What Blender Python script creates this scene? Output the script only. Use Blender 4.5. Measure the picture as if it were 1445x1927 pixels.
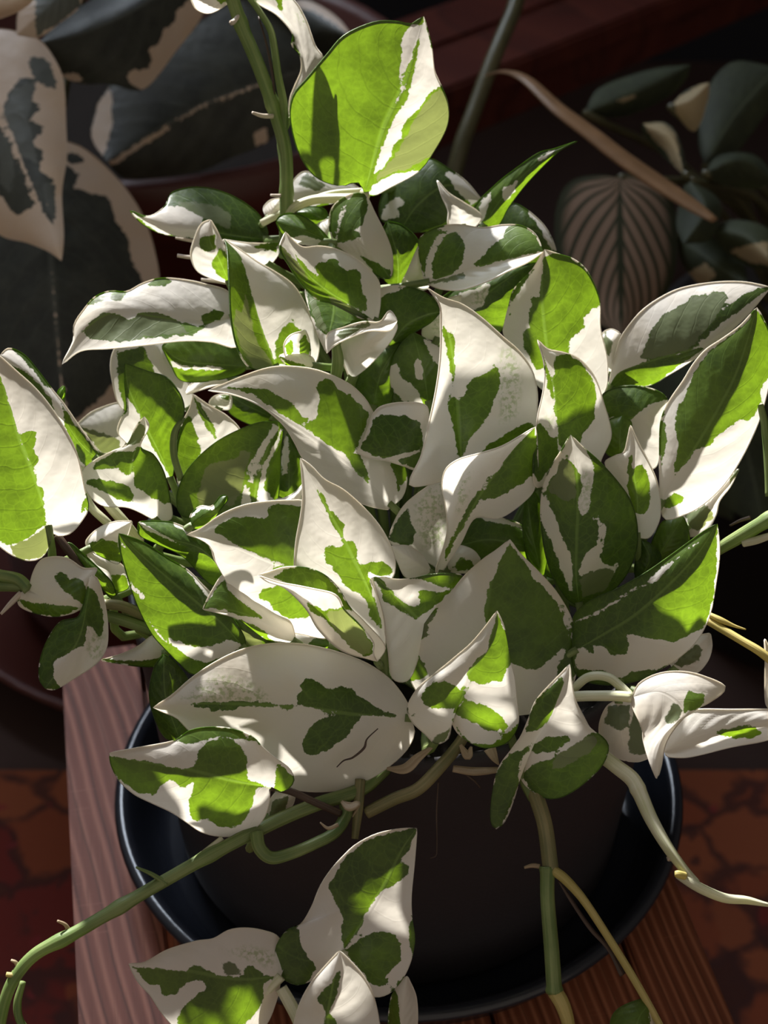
import bpy, math, random
import numpy as np
from mathutils import Vector, Matrix

random.seed(7)
for o in list(bpy.data.objects):
    bpy.data.objects.remove(o, do_unlink=True)
SC = bpy.context.scene
COL = SC.collection

# ------------------------------------------------------------------ camera
IMG_W, IMG_H = 1445.0, 1927.0
FPX = 3000.0                                   # focal length in photo pixels (phone tele lens)
PITCH = math.radians(38.3)
CAM = Vector((-0.0072, -0.5381, 0.6233))       # metres; stool top is z = 0, saucer centre x = y = 0
RIGHT = Vector((1, 0, 0))
FWD = Vector((0, math.cos(PITCH), -math.sin(PITCH)))
UP = Vector((0, math.sin(PITCH), math.cos(PITCH)))
cd = bpy.data.cameras.new('camera')
cam = bpy.data.objects.new('camera', cd)
COL.objects.link(cam)
cam.location = CAM
cam.rotation_euler = (math.pi / 2 - PITCH, 0, 0)
cd.sensor_fit = 'VERTICAL'
cd.sensor_height = 36.0
cd.lens = FPX / IMG_H * 36.0
cd.clip_start = 0.02
cd.dof.use_dof = True
cd.dof.focus_distance = 0.60
cd.dof.aperture_fstop = 13.0
SC.camera = cam

# ------------------------------------------------------------------ light
w = bpy.data.worlds.new('world')
SC.world = w
w.use_nodes = True
wb = w.node_tree.nodes['Background']
wb.inputs[0].default_value = (1.0, 0.86, 0.72, 1)
wb.inputs[1].default_value = 0.27

SUN_DIR = Vector((-0.30, 0.70, 0.61)).normalized()   # towards the sun, through the window in the back wall
sd = bpy.data.lights.new('sun_through_window_offscreen', 'SUN')
sd.energy = 10.0
sd.angle = math.radians(1.2)
sd.color = (1.0, 0.97, 0.92)
sun = bpy.data.objects.new('sun_through_window_offscreen', sd)
COL.objects.link(sun)
sun.rotation_euler = (-SUN_DIR).to_track_quat('-Z', 'Y').to_euler()

WIN = dict(y=2.05, x0=-1.55, x1=-0.35, z0=1.95, z1=2.95)   # opening in the back wall, left of the view
ad = bpy.data.lights.new('window_back_offscreen', 'AREA')
ad.shape = 'RECTANGLE'
ad.size = WIN['x1'] - WIN['x0']
ad.size_y = WIN['z1'] - WIN['z0']
ad.energy = 62.0
ad.color = (0.78, 0.87, 1.0)
area = bpy.data.objects.new('window_back_offscreen', ad)
COL.objects.link(area)
area.location = ((WIN['x0'] + WIN['x1']) / 2, WIN['y'] + 0.02, (WIN['z0'] + WIN['z1']) / 2)
area.rotation_euler = (-math.pi / 2, 0, 0)

vs = SC.view_settings
vs.view_transform = 'Standard'
vs.look = 'None'
vs.exposure = 0.55
vs.gamma = 1.0
vs.use_curve_mapping = False

# ------------------------------------------------------------------ helpers
def P(px, py, d):
    """world point seen at photo position (px, py), d centimetres along the view axis"""
    d = d / 100.0
    return CAM + RIGHT * ((px - IMG_W / 2) / FPX * d) - UP * ((py - IMG_H / 2) / FPX * d) + FWD * d

FR = {  # zoomed study frames of the photo: left, top, magnification
    'T1': (0, 0, 2.89), 'T2': (400, 0, 2.89), 'T3': (850, 0, 2.4286),
    'U1': (100, 330, 2.89), 'U2': (500, 300, 2.58), 'U3': (945, 450, 2.89),
    'A1': (0, 640, 2.89), 'A2': (350, 780, 2.89), 'A3': (700, 780, 2.89), 'A4': (945, 880, 2.89),
    'A5': (0, 1000, 2.89), 'A6': (190, 1180, 2.408), 'A7': (700, 1180, 2.89),
    'B1': (1045, 1200, 3.6125), 'B2': (0, 1427, 2.89), 'B3': (230, 1527, 2.408), 'B4': (900, 1427, 2.651),
    'Q': (1060, 100, 3.753), 'X': (0, 0, 1.0)}
def f(k, *v):
    x0, y0, s = FR[k]
    return [(x0 + v[i] / s, y0 + v[i + 1] / s) for i in range(0, len(v), 2)]

def spline(pts, n, extra=3):
    """Catmull-Rom through pts (any dimension) resampled to n points by chord length"""
    p = np.array(pts, float)
    if len(p) == 2:
        return p[0] + (p[1] - p[0]) * np.linspace(0, 1, n)[:, None]
    q = np.vstack([2 * p[0] - p[1], p, 2 * p[-1] - p[-2]])
    out = []
    for i in range(1, len(q) - 2):
        a, b, c, d = q[i - 1], q[i], q[i + 1], q[i + 2]
        t = np.linspace(0, 1, 14, endpoint=False)[:, None]
        m1, m2 = (c - a) * 0.5, (d - b) * 0.5
        lim = np.linalg.norm(c - b)
        for m in (m1, m2):
            k = np.linalg.norm(m)
            if k > lim * 1.1:
                m *= lim * 1.1 / k
        out.append((2 * t**3 - 3 * t**2 + 1) * b + (t**3 - 2 * t**2 + t) * m1 +
                   (-2 * t**3 + 3 * t**2) * c + (t**3 - t**2) * m2)
    out = np.vstack(out + [p[-1:]])
    s = np.r_[0, np.cumsum(np.linalg.norm(np.diff(out, axis=0), axis=1))]
    u = np.linspace(0, s[-1], n)
    return np.stack([np.interp(u, s, out[:, k]) for k in range(out.shape[1])], 1)

def sdist(poly, pts):
    """signed distance to polygon, positive inside (photo pixels)"""
    a = np.array(poly, float); b = np.roll(a, -1, 0)
    x, y = pts[:, 0], pts[:, 1]
    ins = np.zeros(len(pts), bool); dm = np.full(len(pts), 1e9)
    for (x1, y1), (x2, y2) in zip(a, b):
        c = (y1 > y) != (y2 > y)
        with np.errstate(divide='ignore', invalid='ignore'):
            ins ^= c & (x < (x2 - x1) * (y - y1) / ((y2 - y1) if y2 != y1 else 1e-9) + x1)
        ex, ey = x2 - x1, y2 - y1
        t = np.clip(((x - x1) * ex + (y - y1) * ey) / (ex * ex + ey * ey + 1e-9), 0, 1)
        dm = np.minimum(dm, np.hypot(x - x1 - t * ex, y - y1 - t * ey))
    return np.where(ins, dm, -dm)

def link(name, mesh, mats=None, parent=None):
    o = bpy.data.objects.new(name, mesh)
    COL.objects.link(o)
    for m in (mats if isinstance(mats, (list, tuple)) else [mats]):
        if m and m.name not in [x.name for x in mesh.materials if x]:
            mesh.materials.append(m)
    if parent:
        o.parent = parent
    return o

def tag(o, label=None, cat=None, group=None, kind=None):
    if label: o['label'] = label
    if cat: o['category'] = cat
    if group: o['group'] = group
    if kind: o['kind'] = kind
    return o

def empty(name, loc):
    e = bpy.data.objects.new(name, None)
    e.empty_display_size = 0.03
    e.location = loc
    COL.objects.link(e)
    return e

def mesh_from(name, verts, faces, smooth=True):
    me = bpy.data.meshes.new(name)
    me.from_pydata([tuple(v) for v in verts], [], faces)
    if smooth:
        me.polygons.foreach_set('use_smooth', [True] * len(me.polygons))
    me.update()
    return me

def origin_of(parent):
    v = Vector((0, 0, 0))
    while parent:
        v += parent.location
        parent = parent.parent
    return v

def tube(name, pts, radii, mat, parent=None, seg=10, n=None, flat=1.0, bumps=(), tip=False):
    """swept tube through world points; radii given per point; bumps = (t, extra) node swellings"""
    off = origin_of(parent)
    n = n or max(8, 6 * len(pts))
    rr = list(radii) if isinstance(radii, (list, tuple)) else [radii] * len(pts)
    rr += [rr[-1]] * (len(pts) - len(rr))
    data = [tuple(p - off) + (r,) for p, r in zip(pts, rr)]
    c = spline(data, n)
    pos, rad = c[:, :3], c[:, 3].copy()
    tt = np.linspace(0, 1, n)
    for t0, ex in bumps:
        rad += ex * np.exp(-((tt - t0) / 0.02) ** 2)
    tan = np.gradient(pos, axis=0)
    tan /= np.linalg.norm(tan, axis=1)[:, None] + 1e-12
    ref = np.array([0.0, 0, 1]) if abs(tan[0][2]) < 0.9 else np.array([1.0, 0, 0])
    nrm = np.cross(tan[0], ref); nrm /= np.linalg.norm(nrm)
    verts, uvs = [], []
    L = np.r_[0, np.cumsum(np.linalg.norm(np.diff(pos, axis=0), axis=1))]
    for i in range(n):
        nrm = nrm - tan[i] * nrm.dot(tan[i]); nrm /= np.linalg.norm(nrm) + 1e-12
        bn = np.cross(tan[i], nrm)
        for k in range(seg):
            a = 2 * math.pi * k / seg
            verts.append(pos[i] + rad[i] * (math.cos(a) * nrm + flat * math.sin(a) * bn))
            uvs.append((k / seg, L[i] * 20, 0))
    faces = [(i * seg + k, i * seg + (k + 1) % seg, (i + 1) * seg + (k + 1) % seg, (i + 1) * seg + k)
             for i in range(n - 1) for k in range(seg)]
    faces.append(tuple(range(seg))[::-1]); faces.append(tuple((n - 1) * seg + k for k in range(seg)))
    me = mesh_from(name, verts, faces)
    at = me.attributes.new('lv', 'FLOAT_VECTOR', 'POINT')
    at.data.foreach_set('vector', np.array(uvs, float).ravel())
    return link(name, me, mat, parent)

def lathe(name, prof, mat, parent=None, seg=96, center=(0, 0, 0), smooth=True):
    off = Vector(center) - origin_of(parent)
    verts, faces = [], []
    n = len(prof)
    for k in range(seg):
        a = 2 * math.pi * k / seg
        for r, z in prof:
            verts.append((off.x + r * math.cos(a), off.y + r * math.sin(a), off.z + z))
    for k in range(seg):
        k2 = (k + 1) % seg
        for i in range(n - 1):
            faces.append((k * n + i, k2 * n + i, k2 * n + i + 1, k * n + i + 1))
    me = mesh_from(name, verts, faces, smooth)
    return link(name, me, mat, parent)

def box(name, lo, hi, mat, parent=None, bev=0.0, rotz=0.0, center=None):
    import bmesh
    bm = bmesh.new()
    bmesh.ops.create_cube(bm, size=1)
    c = (Vector(lo) + Vector(hi)) / 2; s = Vector(hi) - Vector(lo)
    for v in bm.verts:
        v.co = Vector((v.co.x * s.x, v.co.y * s.y, v.co.z * s.z))
    if bev:
        bmesh.ops.bevel(bm, geom=list(bm.edges), offset=bev, segments=2, affect='EDGES')
    me = bpy.data.meshes.new(name); bm.to_mesh(me); bm.free()
    o = link(name, me, mat, parent)
    if rotz:
        c = Matrix.Rotation(rotz, 3, 'Z') @ c
    o.location = c - origin_of(parent)
    o.rotation_euler = (0, 0, rotz)
    return o

# ------------------------------------------------------------------ materials
class N:
    def __init__(s, name):
        s.m = bpy.data.materials.new(name); s.m.use_nodes = True
        s.t = s.m.node_tree; s.t.nodes.clear()
        s.out = s.t.nodes.new('ShaderNodeOutputMaterial')
    def n(s, kind, ins=None, **props):
        x = s.t.nodes.new('ShaderNode' + kind)
        for k, v in props.items(): setattr(x, k, v)
        for k, v in (ins or {}).items():
            if hasattr(v, 'is_output') or isinstance(v, bpy.types.NodeSocket): s.t.links.new(v, x.inputs[k])
            else: x.inputs[k].default_value = v
        return x
    def math(s, op, a, b=0.0, c=None, clamp=False):
        ins = {0: a, 1: b}
        if c is not None: ins[2] = c
        return s.n('Math', ins, operation=op, use_clamp=clamp).outputs[0]
    def mix(s, fac, a, b):
        x = s.t.nodes.new('ShaderNodeMix'); x.data_type = 'RGBA'
        for i, v in ((0, fac), (6, a), (7, b)):
            if isinstance(v, bpy.types.NodeSocket): s.t.links.new(v, x.inputs[i])
            else: x.inputs[i].default_value = (tuple(v) + (1,))[:4] if isinstance(v, (tuple, list)) else v
        return x.outputs[2]
    def ss(s, v, a, b):
        return s.n('MapRange', {0: v, 1: a, 2: b, 3: 0.0, 4: 1.0}, interpolation_type='SMOOTHSTEP').outputs[0]
    def noise(s, vec, scale, detail=4, rough=0.55, dist=0.0):
        return s.n('TexNoise', {'Vector': vec, 'Scale': scale, 'Detail': detail, 'Roughness': rough, 'Distortion': dist}).outputs[0]
    def end(s, shader):
        s.t.links.new(shader, s.out.inputs[0]); return s.m

def leaf_material(name, white, white_t, green_d, green_l, green_t, muted, muted_t, trans=0.42, rough=0.34, jag=1.3, coat=0.0, fac_tint=None):
    b = N(name)
    var = b.n('Attribute', attribute_name='var')
    sep = b.n('SeparateColor', {0: var.outputs[0]})
    F, M, S = sep.outputs
    alpha = var.outputs['Alpha']
    lv = b.n('Attribute', attribute_name='lv').outputs[1]
    lx = b.n('SeparateXYZ', {0: lv})
    u, v, rnd = lx.outputs
    pos = b.n('TexCoord').outputs['Object']
    # blotch edges frayed along the side veins
    n1 = b.noise(pos, 330, 5, 0.65)
    n2 = b.noise(pos, 95, 2, 0.5)
    jit = b.math('ADD', b.math('MULTIPLY', b.math('SUBTRACT', n1, 0.5), 0.21 * jag), b.math('MULTIPLY', b.math('SUBTRACT', n2, 0.5), 0.10 * jag))
    gm = b.ss(b.math('ADD', F, jit), -0.012, 0.012)
    mm = b.ss(b.math('ADD', M, jit), -0.02, 0.02)
    sp = b.noise(pos, 620, 3, 0.6)
    spm = b.math('MULTIPLY', b.ss(b.math('ADD', S, b.math('MULTIPLY', b.math('SUBTRACT', n2, 0.5), 0.5)), -0.1, 0.25), b.ss(sp, 0.44, 0.62))
    # veins: side veins sweep from midrib to tip
    au = b.math('ABSOLUTE', u)
    ph = b.math('MULTIPLY', b.math('SUBTRACT', v, b.math('MULTIPLY', b.math('POWER', au, 1.3), 0.34)), 9.0)
    wv = b.math('ABSOLUTE', b.math('SUBTRACT', b.math('FRACT', b.math('ADD', ph, b.math('MULTIPLY', n2, 0.5))), 0.5))
    vein = b.math('SUBTRACT', 1.0, b.ss(wv, 0.0, 0.07))
    net = b.n('TexVoronoi', {'Vector': pos, 'Scale': 270.0}, feature='DISTANCE_TO_EDGE').outputs[0]
    netm = b.math('SUBTRACT', 1.0, b.ss(net, 0.0, 0.10))
    rib = b.math('SUBTRACT', 1.0, b.ss(au, 0.012, 0.05))
    tone = b.ss(b.math('ADD', b.noise(pos, 55, 3, 0.6), b.math('MULTIPLY', b.math('SUBTRACT', rnd, 0.5), 0.25)), 0.3, 0.72)
    g = b.mix(tone, green_d, green_l)
    g = b.mix(b.math('MULTIPLY', vein, 0.35), g, tuple(x * 1.35 + 0.01 for x in green_l))
    g = b.mix(b.math('MULTIPLY', netm, 0.18), g, tuple(x * 1.6 + 0.01 for x in green_l))
    mot = b.ss(b.noise(pos, 190, 4, 0.7), 0.36, 0.66)
    gt = b.mix(b.math('ADD', b.math('MULTIPLY', tone, 0.55), b.math('MULTIPLY', mot, 0.45)), tuple(x * 0.62 for x in green_t), tuple(x * 1.18 for x in green_t))
    gt = b.mix(b.math('MULTIPLY', vein, 0.4), gt, tuple(x * 0.6 for x in green_t))
    gt = b.mix(b.math('MULTIPLY', netm, 0.22), gt, tuple(x * 1.3 for x in green_t))
    wt = b.noise(pos, 40, 2, 0.5)
    wc = b.mix(b.ss(wt, 0.35, 0.75), white, tuple(x * y for x, y in zip(white, (1.0, 0.94, 0.84))))
    wc = b.mix(b.math('MULTIPLY', spm, 0.6), wc, (0.30, 0.40, 0.10))
    wtc = b.mix(b.math('MULTIPLY', spm, 0.55), white_t, green_t)
    c = b.mix(gm, wc, g)
    t = b.mix(gm, wtc, gt)
    c = b.mix(mm, c, b.mix(tone, muted, tuple(x * 0.72 for x in muted)))
    t = b.mix(mm, t, muted_t)
    ribc = b.math('MULTIPLY', rib, 0.55)
    c = b.mix(b.math('MULTIPLY', ribc, gm), c, tuple(x * 1.5 + 0.03 for x in green_l))
    t = b.mix(b.math('MULTIPLY', ribc, gm), t, tuple(x * 1.25 + 0.05 for x in green_t))
    hgt = b.math('ADD', b.math('MULTIPLY', b.math('MULTIPLY', vein, b.math('ADD', b.math('MULTIPLY', gm, 0.6), 0.2)), -0.5), b.math('ADD', b.math('MULTIPLY', rib, -1.2), b.math('MULTIPLY', b.noise(pos, 75, 3, 0.55), 3.2)))
    bump = b.n('Bump', {'Height': hgt, 'Strength': 0.11, 'Distance': 0.0018}).outputs[0]
    pr = b.n('BsdfPrincipled', {'Base Color': c, 'Roughness': rough, 'Normal': bump, 'Specular IOR Level': 0.5})
    if coat: pr.inputs['Coat Weight'].default_value = coat
    tr = b.n('BsdfTranslucent', {'Color': t, 'Normal': bump})
    return b.end(b.n('MixShader', {0: trans, 1: pr.outputs[0], 2: tr.outputs[0]}).outputs[0])

POTHOS = leaf_material('pothos_leaf', (0.88, 0.85, 0.80), (0.97, 0.91, 0.79), (0.046, 0.086, 0.021), (0.112, 0.185, 0.032),
                       (0.255, 0.43, 0.015), (0.18, 0.22, 0.12), (0.30, 0.34, 0.09), trans=0.46)
RUBBER = leaf_material('rubber_leaf', (0.64, 0.51, 0.40), (0.5, 0.32, 0.18), (0.022, 0.025, 0.019), (0.046, 0.050, 0.037),
                       (0.05, 0.06, 0.02), (0.12, 0.13, 0.11), (0.08, 0.08, 0.04), trans=0.15, rough=0.45)
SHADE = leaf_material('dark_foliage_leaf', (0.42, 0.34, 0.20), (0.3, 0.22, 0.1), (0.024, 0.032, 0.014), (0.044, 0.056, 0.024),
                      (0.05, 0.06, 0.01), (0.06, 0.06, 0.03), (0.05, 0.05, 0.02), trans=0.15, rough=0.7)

def prayer_material():
    b = N('prayer_plant_leaf')
    lx = b.n('SeparateXYZ', {0: b.n('Attribute', attribute_name='lv').outputs[1]})
    u, v, rnd = lx.outputs
    au = b.math('ABSOLUTE', u)
    ph = b.math('FRACT', b.math('MULTIPLY', b.math('SUBTRACT', v, b.math('MULTIPLY', b.math('POWER', au, 0.9), 0.75)), 7.0))
    st = b.ss(b.math('ABSOLUTE', b.math('SUBTRACT', ph, 0.5)), 0.10, 0.22)
    rib = b.math('SUBTRACT', 1.0, b.ss(au, 0.03, 0.09))
    k = b.math('MAXIMUM', b.math('SUBTRACT', 1.0, st), rib)
    edge = b.ss(au, 0.75, 0.95)
    c = b.mix(b.math('MAXIMUM', k, edge), (0.24, 0.16, 0.11), (0.030, 0.034, 0.015))
    pr = b.n('BsdfPrincipled', {'Base Color': c, 'Roughness': 0.8, 'Specular IOR Level': 0.2})
    tr = b.n('BsdfTranslucent', {'Color': c})
    return b.end(b.n('MixShader', {0: 0.2, 1: pr.outputs[0], 2: tr.outputs[0]}).outputs[0])
PRAYER = prayer_material()

def stem_material(name, c1, c2, ct, trans=0.25, streak=7.0):
    b = N(name)
    lv = b.n('Attribute', attribute_name='lv').outputs[1]
    pos = b.n('TexCoord').outputs['Object']
    sv = b.n('VectorMath', {0: lv, 1: (streak, 0.35, 1)}, operation='MULTIPLY').outputs[0]
    st = b.noise(sv, 2.2, 4, 0.6)
    nz = b.noise(pos, 70, 3, 0.5)
    c = b.mix(b.ss(b.math('ADD', b.math('MULTIPLY', st, 0.7), b.math('MULTIPLY', nz, 0.4)), 0.35, 0.75), c1, c2)
    bump = b.n('Bump', {'Height': st, 'Strength': 0.4, 'Distance': 0.0008}).outputs[0]
    pr = b.n('BsdfPrincipled', {'Base Color': c, 'Roughness': 0.42, 'Normal': bump})
    tr = b.n('BsdfTranslucent', {'Color': ct + (1,), 'Normal': bump})
    return b.end(b.n('MixShader', {0: trans, 1: pr.outputs[0], 2: tr.outputs[0]}).outputs[0])
STEM = stem_material('green_stem', (0.10, 0.17, 0.045), (0.30, 0.36, 0.14), (0.30, 0.42, 0.06))
PALE = stem_material('pale_stem', (0.52, 0.54, 0.30), (0.80, 0.78, 0.64), (0.75, 0.72, 0.40))
OLDST = stem_material('old_stem', (0.12, 0.13, 0.05), (0.32, 0.27, 0.13), (0.2, 0.2, 0.05), 0.1)
YELST = stem_material('yellow_stem', (0.42, 0.36, 0.10), (0.62, 0.50, 0.20), (0.6, 0.5, 0.1))
ROOT = stem_material('aerial_root', (0.45, 0.36, 0.28), (0.70, 0.62, 0.52), (0.5, 0.4, 0.25), 0.1)
BROWN = stem_material('dry_brown', (0.035, 0.02, 0.015), (0.10, 0.06, 0.04), (0.05, 0.03, 0.02), 0.05)
SHEATH = stem_material('dry_sheath', (0.34, 0.25, 0.15), (0.55, 0.44, 0.30), (0.5, 0.35, 0.18), 0.25)
DRYST = stem_material('dried_strap', (0.20, 0.11, 0.05), (0.33, 0.19, 0.095), (0.3, 0.15, 0.06), 0.1)
OLIVE = stem_material('olive_stem', (0.055, 0.055, 0.022), (0.10, 0.090, 0.038), (0.05, 0.05, 0.02), 0.05)

def plain(name, col, rough=0.5, nscale=30, var=0.15, bump=0.1, spec=0.5, metal=0.0):
    b = N(name)
    pos = b.n('TexCoord').outputs['Object']
    nz = b.noise(pos, nscale, 5, 0.6)
    c = b.mix(nz, tuple(x * (1 - var) for x in col), tuple(min(1, x * (1 + var)) for x in col))
    bp = b.n('Bump', {'Height': b.noise(pos, nscale * 12, 3, 0.6), 'Strength': bump, 'Distance': 0.001}).outputs[0]
    return b.end(b.n('BsdfPrincipled', {'Base Color': c, 'Roughness': rough, 'Normal': bp, 'Specular IOR Level': spec, 'Metallic': metal}).outputs[0])

POTMAT = plain('charcoal_pot', (0.024, 0.021, 0.025), 0.55, 40, 0.12, 0.15)
SAUCERMAT = plain('black_saucer', (0.017, 0.019, 0.026), 0.24, 40, 0.2, 0.06)
SOIL = plain('soil', (0.018, 0.012, 0.008), 0.95, 160, 0.7, 1.0)
TERRA = plain('red_brown_glaze', (0.075, 0.017, 0.011), 0.45, 8, 0.25, 0.1)
DARKPOT = plain('dark_planter', (0.012, 0.010, 0.010), 0.5, 10, 0.2, 0.1)
NAVY = plain('navy_wall', (0.010, 0.010, 0.017), 0.8, 3, 0.15, 0.2)
WALLM = plain('dim_wall', (0.30, 0.27, 0.24), 0.85, 3, 0.1, 0.2)
FRAME = plain('window_frame_paint', (0.7, 0.68, 0.64), 0.4, 10, 0.05, 0.05)
FLOORM = plain('dark_floor', (0.035, 0.015, 0.010), 0.9, 6, 0.3, 0.1)

def wood_material(name, dark, mid, light, wob, scale=1.0, rough=0.55):
    b = N(name)
    tc = b.n('TexCoord').outputs['Object']
    oi = b.n('ObjectInfo').outputs['Random']
    off = b.n('CombineXYZ', {0: b.math('MULTIPLY', oi, 3.1), 1: b.math('MULTIPLY', oi, 1.7), 2: 0.0}).outputs[0]
    p = b.n('VectorMath', {0: tc, 1: off}, operation='ADD').outputs[0]
    st = b.n('VectorMath', {0: p, 1: (1.0, wob, 1.0)}, operation='MULTIPLY').outputs[0]
    bend = b.noise(b.n('VectorMath', {0: p, 1: (1, 0.5, 1)}, operation='MULTIPLY').outputs[0], 9, 2, 0.5)
    x = b.n('SeparateXYZ', {0: st}).outputs[0]
    y = b.n('SeparateXYZ', {0: st}).outputs[1]
    ph = b.math('ADD', b.math('MULTIPLY', x, 150.0 * scale), b.math('ADD', b.math('MULTIPLY', y, 150.0 * scale), b.math('MULTIPLY', bend, 3.5)))
    ring = b.math('MULTIPLY', b.math('ADD', b.math('SINE', b.math('MULTIPLY', ph, 6.283 * 0.9)), 1.0), 0.5)
    ring = b.math('POWER', ring, 2.5)
    fine = b.noise(b.n('VectorMath', {0: p, 1: (1, 0.04, 1)}, operation='MULTIPLY').outputs[0], 900, 4, 0.6)
    big = b.noise(b.n('VectorMath', {0: p, 1: (1, 0.25, 1)}, operation='MULTIPLY').outputs[0], 35, 3, 0.5)
    scr = b.noise(b.n('VectorMath', {0: p, 1: (0.08, 1, 1)}, operation='MULTIPLY').outputs[0], 420, 2, 0.5)
    c = b.mix(big, mid, dark)
    c = b.mix(b.math('MULTIPLY', ring, 0.75), c, light)
    c = b.mix(b.math('MULTIPLY', b.math('POWER', b.math('SUBTRACT', 1.0, b.math('ABSOLUTE', b.math('SINE', b.math('ADD', b.math('MULTIPLY', ph, 1.9), b.math('MULTIPLY', bend, 3.0))))), 5.0), 0.75), c, tuple(x * 0.55 for x in dark))
    c = b.mix(b.math('MULTIPLY', b.ss(fine, 0.5, 0.75), 0.5), c, dark)
    c = b.mix(b.math('MULTIPLY', b.ss(scr, 0.62, 0.75), 0.25), c, light)
    bp = b.n('Bump', {'Height': b.math('ADD', b.math('MULTIPLY', ring, -0.4), fine), 'Strength': 0.25, 'Distance': 0.0006}).outputs[0]
    return b.end(b.n('BsdfPrincipled', {'Base Color': c, 'Roughness': rough, 'Normal': bp, 'Specular IOR Level': 0.3}).outputs[0])
WOOD = wood_material('stool_wood', (0.15, 0.045, 0.022), (0.28, 0.088, 0.042), (0.46, 0.18, 0.095), 0.05, 1.6)
WOOD2 = wood_material('stool_wood_streaked', (0.15, 0.048, 0.030), (0.31, 0.105, 0.068), (0.48, 0.20, 0.135), 0.16, 1.1)
BENCHW = wood_material('bench_wood', (0.065, 0.013, 0.008), (0.09, 0.018, 0.011), (0.105, 0.024, 0.014), 0.05, 0.1)

def rug_material():
    b = N('persian_rug')
    tc = b.n('TexCoord').outputs['Object']
    warp = b.n('TexNoise', {'Vector': tc, 'Scale': 30.0, 'Detail': 3.0}).outputs[1]
    wv = b.n('VectorMath', {0: b.n('VectorMath', {0: warp, 1: (0.5, 0.5, 0.5)}, operation='SUBTRACT').outputs[0], 'Scale': 0.035}, operation='SCALE').outputs[0]
    p = b.n('VectorMath', {0: tc, 1: wv}, operation='ADD').outputs[0]
    v1 = b.n('TexVoronoi', {'Vector': p, 'Scale': 15.0, 'Randomness': 0.8}, feature='DISTANCE_TO_EDGE').outputs[0]
    vc = b.n('TexVoronoi', {'Vector': p, 'Scale': 15.0, 'Randomness': 0.8}).outputs[1]
    vd = b.n('TexVoronoi', {'Vector': p, 'Scale': 40.0}, distance='MANHATTAN')
    hue = b.n('SeparateColor', {0: vc}).outputs[0]
    base = b.n('ValToRGB', {0: hue})
    cr = base.color_ramp; cr.interpolation = 'CONSTANT'
    cols = [(0.0, (0.20, 0.050, 0.022)), (0.4, (0.23, 0.066, 0.028)), (0.66, (0.13, 0.018, 0.016)), (0.8, (0.21, 0.06, 0.026)), (0.93, (0.04, 0.016, 0.014))]
    while len(cr.elements) < len(cols): cr.elements.new(0.5)
    for e, (ps, co) in zip(cr.elements, cols): e.position = ps; e.color = co + (1,)
    line = b.math('MULTIPLY', b.math('SUBTRACT', 1.0, b.ss(v1, 0.02, 0.10)), b.ss(b.noise(tc, 17, 2), 0.34, 0.46))
    c = b.mix(b.math('MULTIPLY', line, 0.85), base.outputs[0], (0.035, 0.016, 0.016))
    hue2 = b.n('SeparateColor', {0: vd.outputs[1]}).outputs[1]
    motif = b.math('MULTIPLY', b.math('SUBTRACT', 1.0, b.ss(vd.outputs[0], 0.30, 0.42)), b.ss(hue2, 0.45, 0.5))
    c = b.mix(b.math('MULTIPLY', motif, 0.8), c, (0.04, 0.018, 0.018))
    motif2 = b.math('MULTIPLY', b.math('SUBTRACT', 1.0, b.ss(vd.outputs[0], 0.2, 0.34)), b.ss(b.math('SUBTRACT', 1.0, hue2), 0.7, 0.75))
    c = b.mix(b.math('MULTIPLY', motif2, 0.7), c, (0.20, 0.022, 0.03))
    pile = b.noise(tc, 700, 2, 0.5)
    c = b.mix(b.math('MULTIPLY', pile, 0.4), c, (0.12, 0.045, 0.03))
    bp = b.n('Bump', {'Height': pile, 'Strength': 0.5, 'Distance': 0.002}).outputs[0]
    return b.end(b.n('BsdfPrincipled', {'Base Color': c, 'Roughness': 0.95, 'Normal': bp, 'Specular IOR Level': 0.1}).outputs[0])
RUG = rug_material()

# ------------------------------------------------------------------ room
FZ = -0.45
def quad(name, pts, mat):
    return link(name, mesh_from(name, pts, [(0, 1, 2, 3)], False), mat)
tag(box('floor', (-2.4, -1.6, FZ - 0.05), (2.2, 2.15, FZ), FLOORM), kind='structure')
tag(box('wall_left', (-2.4, -1.6, FZ), (-2.3, 2.05, 3.2), WALLM), kind='structure')
tag(box('wall_right', (2.2, -1.6, FZ), (2.3, 2.15, 3.2), WALLM), kind='structure')
tag(box('ceiling', (-2.4, -1.6, 3.2), (2.3, 2.15, 3.3), WALLM), kind='structure')
wl = empty('wall_back', (0, WIN['y'], FZ)); tag(wl, kind='structure')
Y0, Y1 = WIN['y'], WIN['y'] + 0.10
for lo, hi in (((-2.4, Y0, FZ), (WIN['x0'], Y1, 3.2)), ((WIN['x1'], Y0, FZ), (2.2, Y1, 3.2)),
               ((WIN['x0'], Y0, FZ), (WIN['x1'], Y1, WIN['z0'])), ((WIN['x0'], Y0, WIN['z1']), (WIN['x1'], Y1, 3.2))):
    box('wall_section', lo, hi, NAVY, wl)
wn = empty('window_1', (WIN['x0'], WIN['y'], WIN['z0'])); tag(wn, kind='structure')
for lo, hi in (((WIN['x0'], Y0 - 0.012, WIN['z0']), (WIN['x0'] + 0.035, Y1 - 0.02, WIN['z1'])),
               ((WIN['x1'] - 0.035, Y0 - 0.012, WIN['z0']), (WIN['x1'], Y1 - 0.02, WIN['z1'])),
               ((WIN['x0'] + 0.035, Y0 - 0.012, WIN['z1'] - 0.035), (WIN['x1'] - 0.035, Y1 - 0.02, WIN['z1'])),
               ((WIN['x0'] + 0.035, Y0 - 0.05, WIN['z0']), (WIN['x1'] - 0.035, Y1 - 0.02, WIN['z0'] + 0.03))):
    box('frame_bar', lo, hi, FRAME, wn, 0.003)

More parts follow.
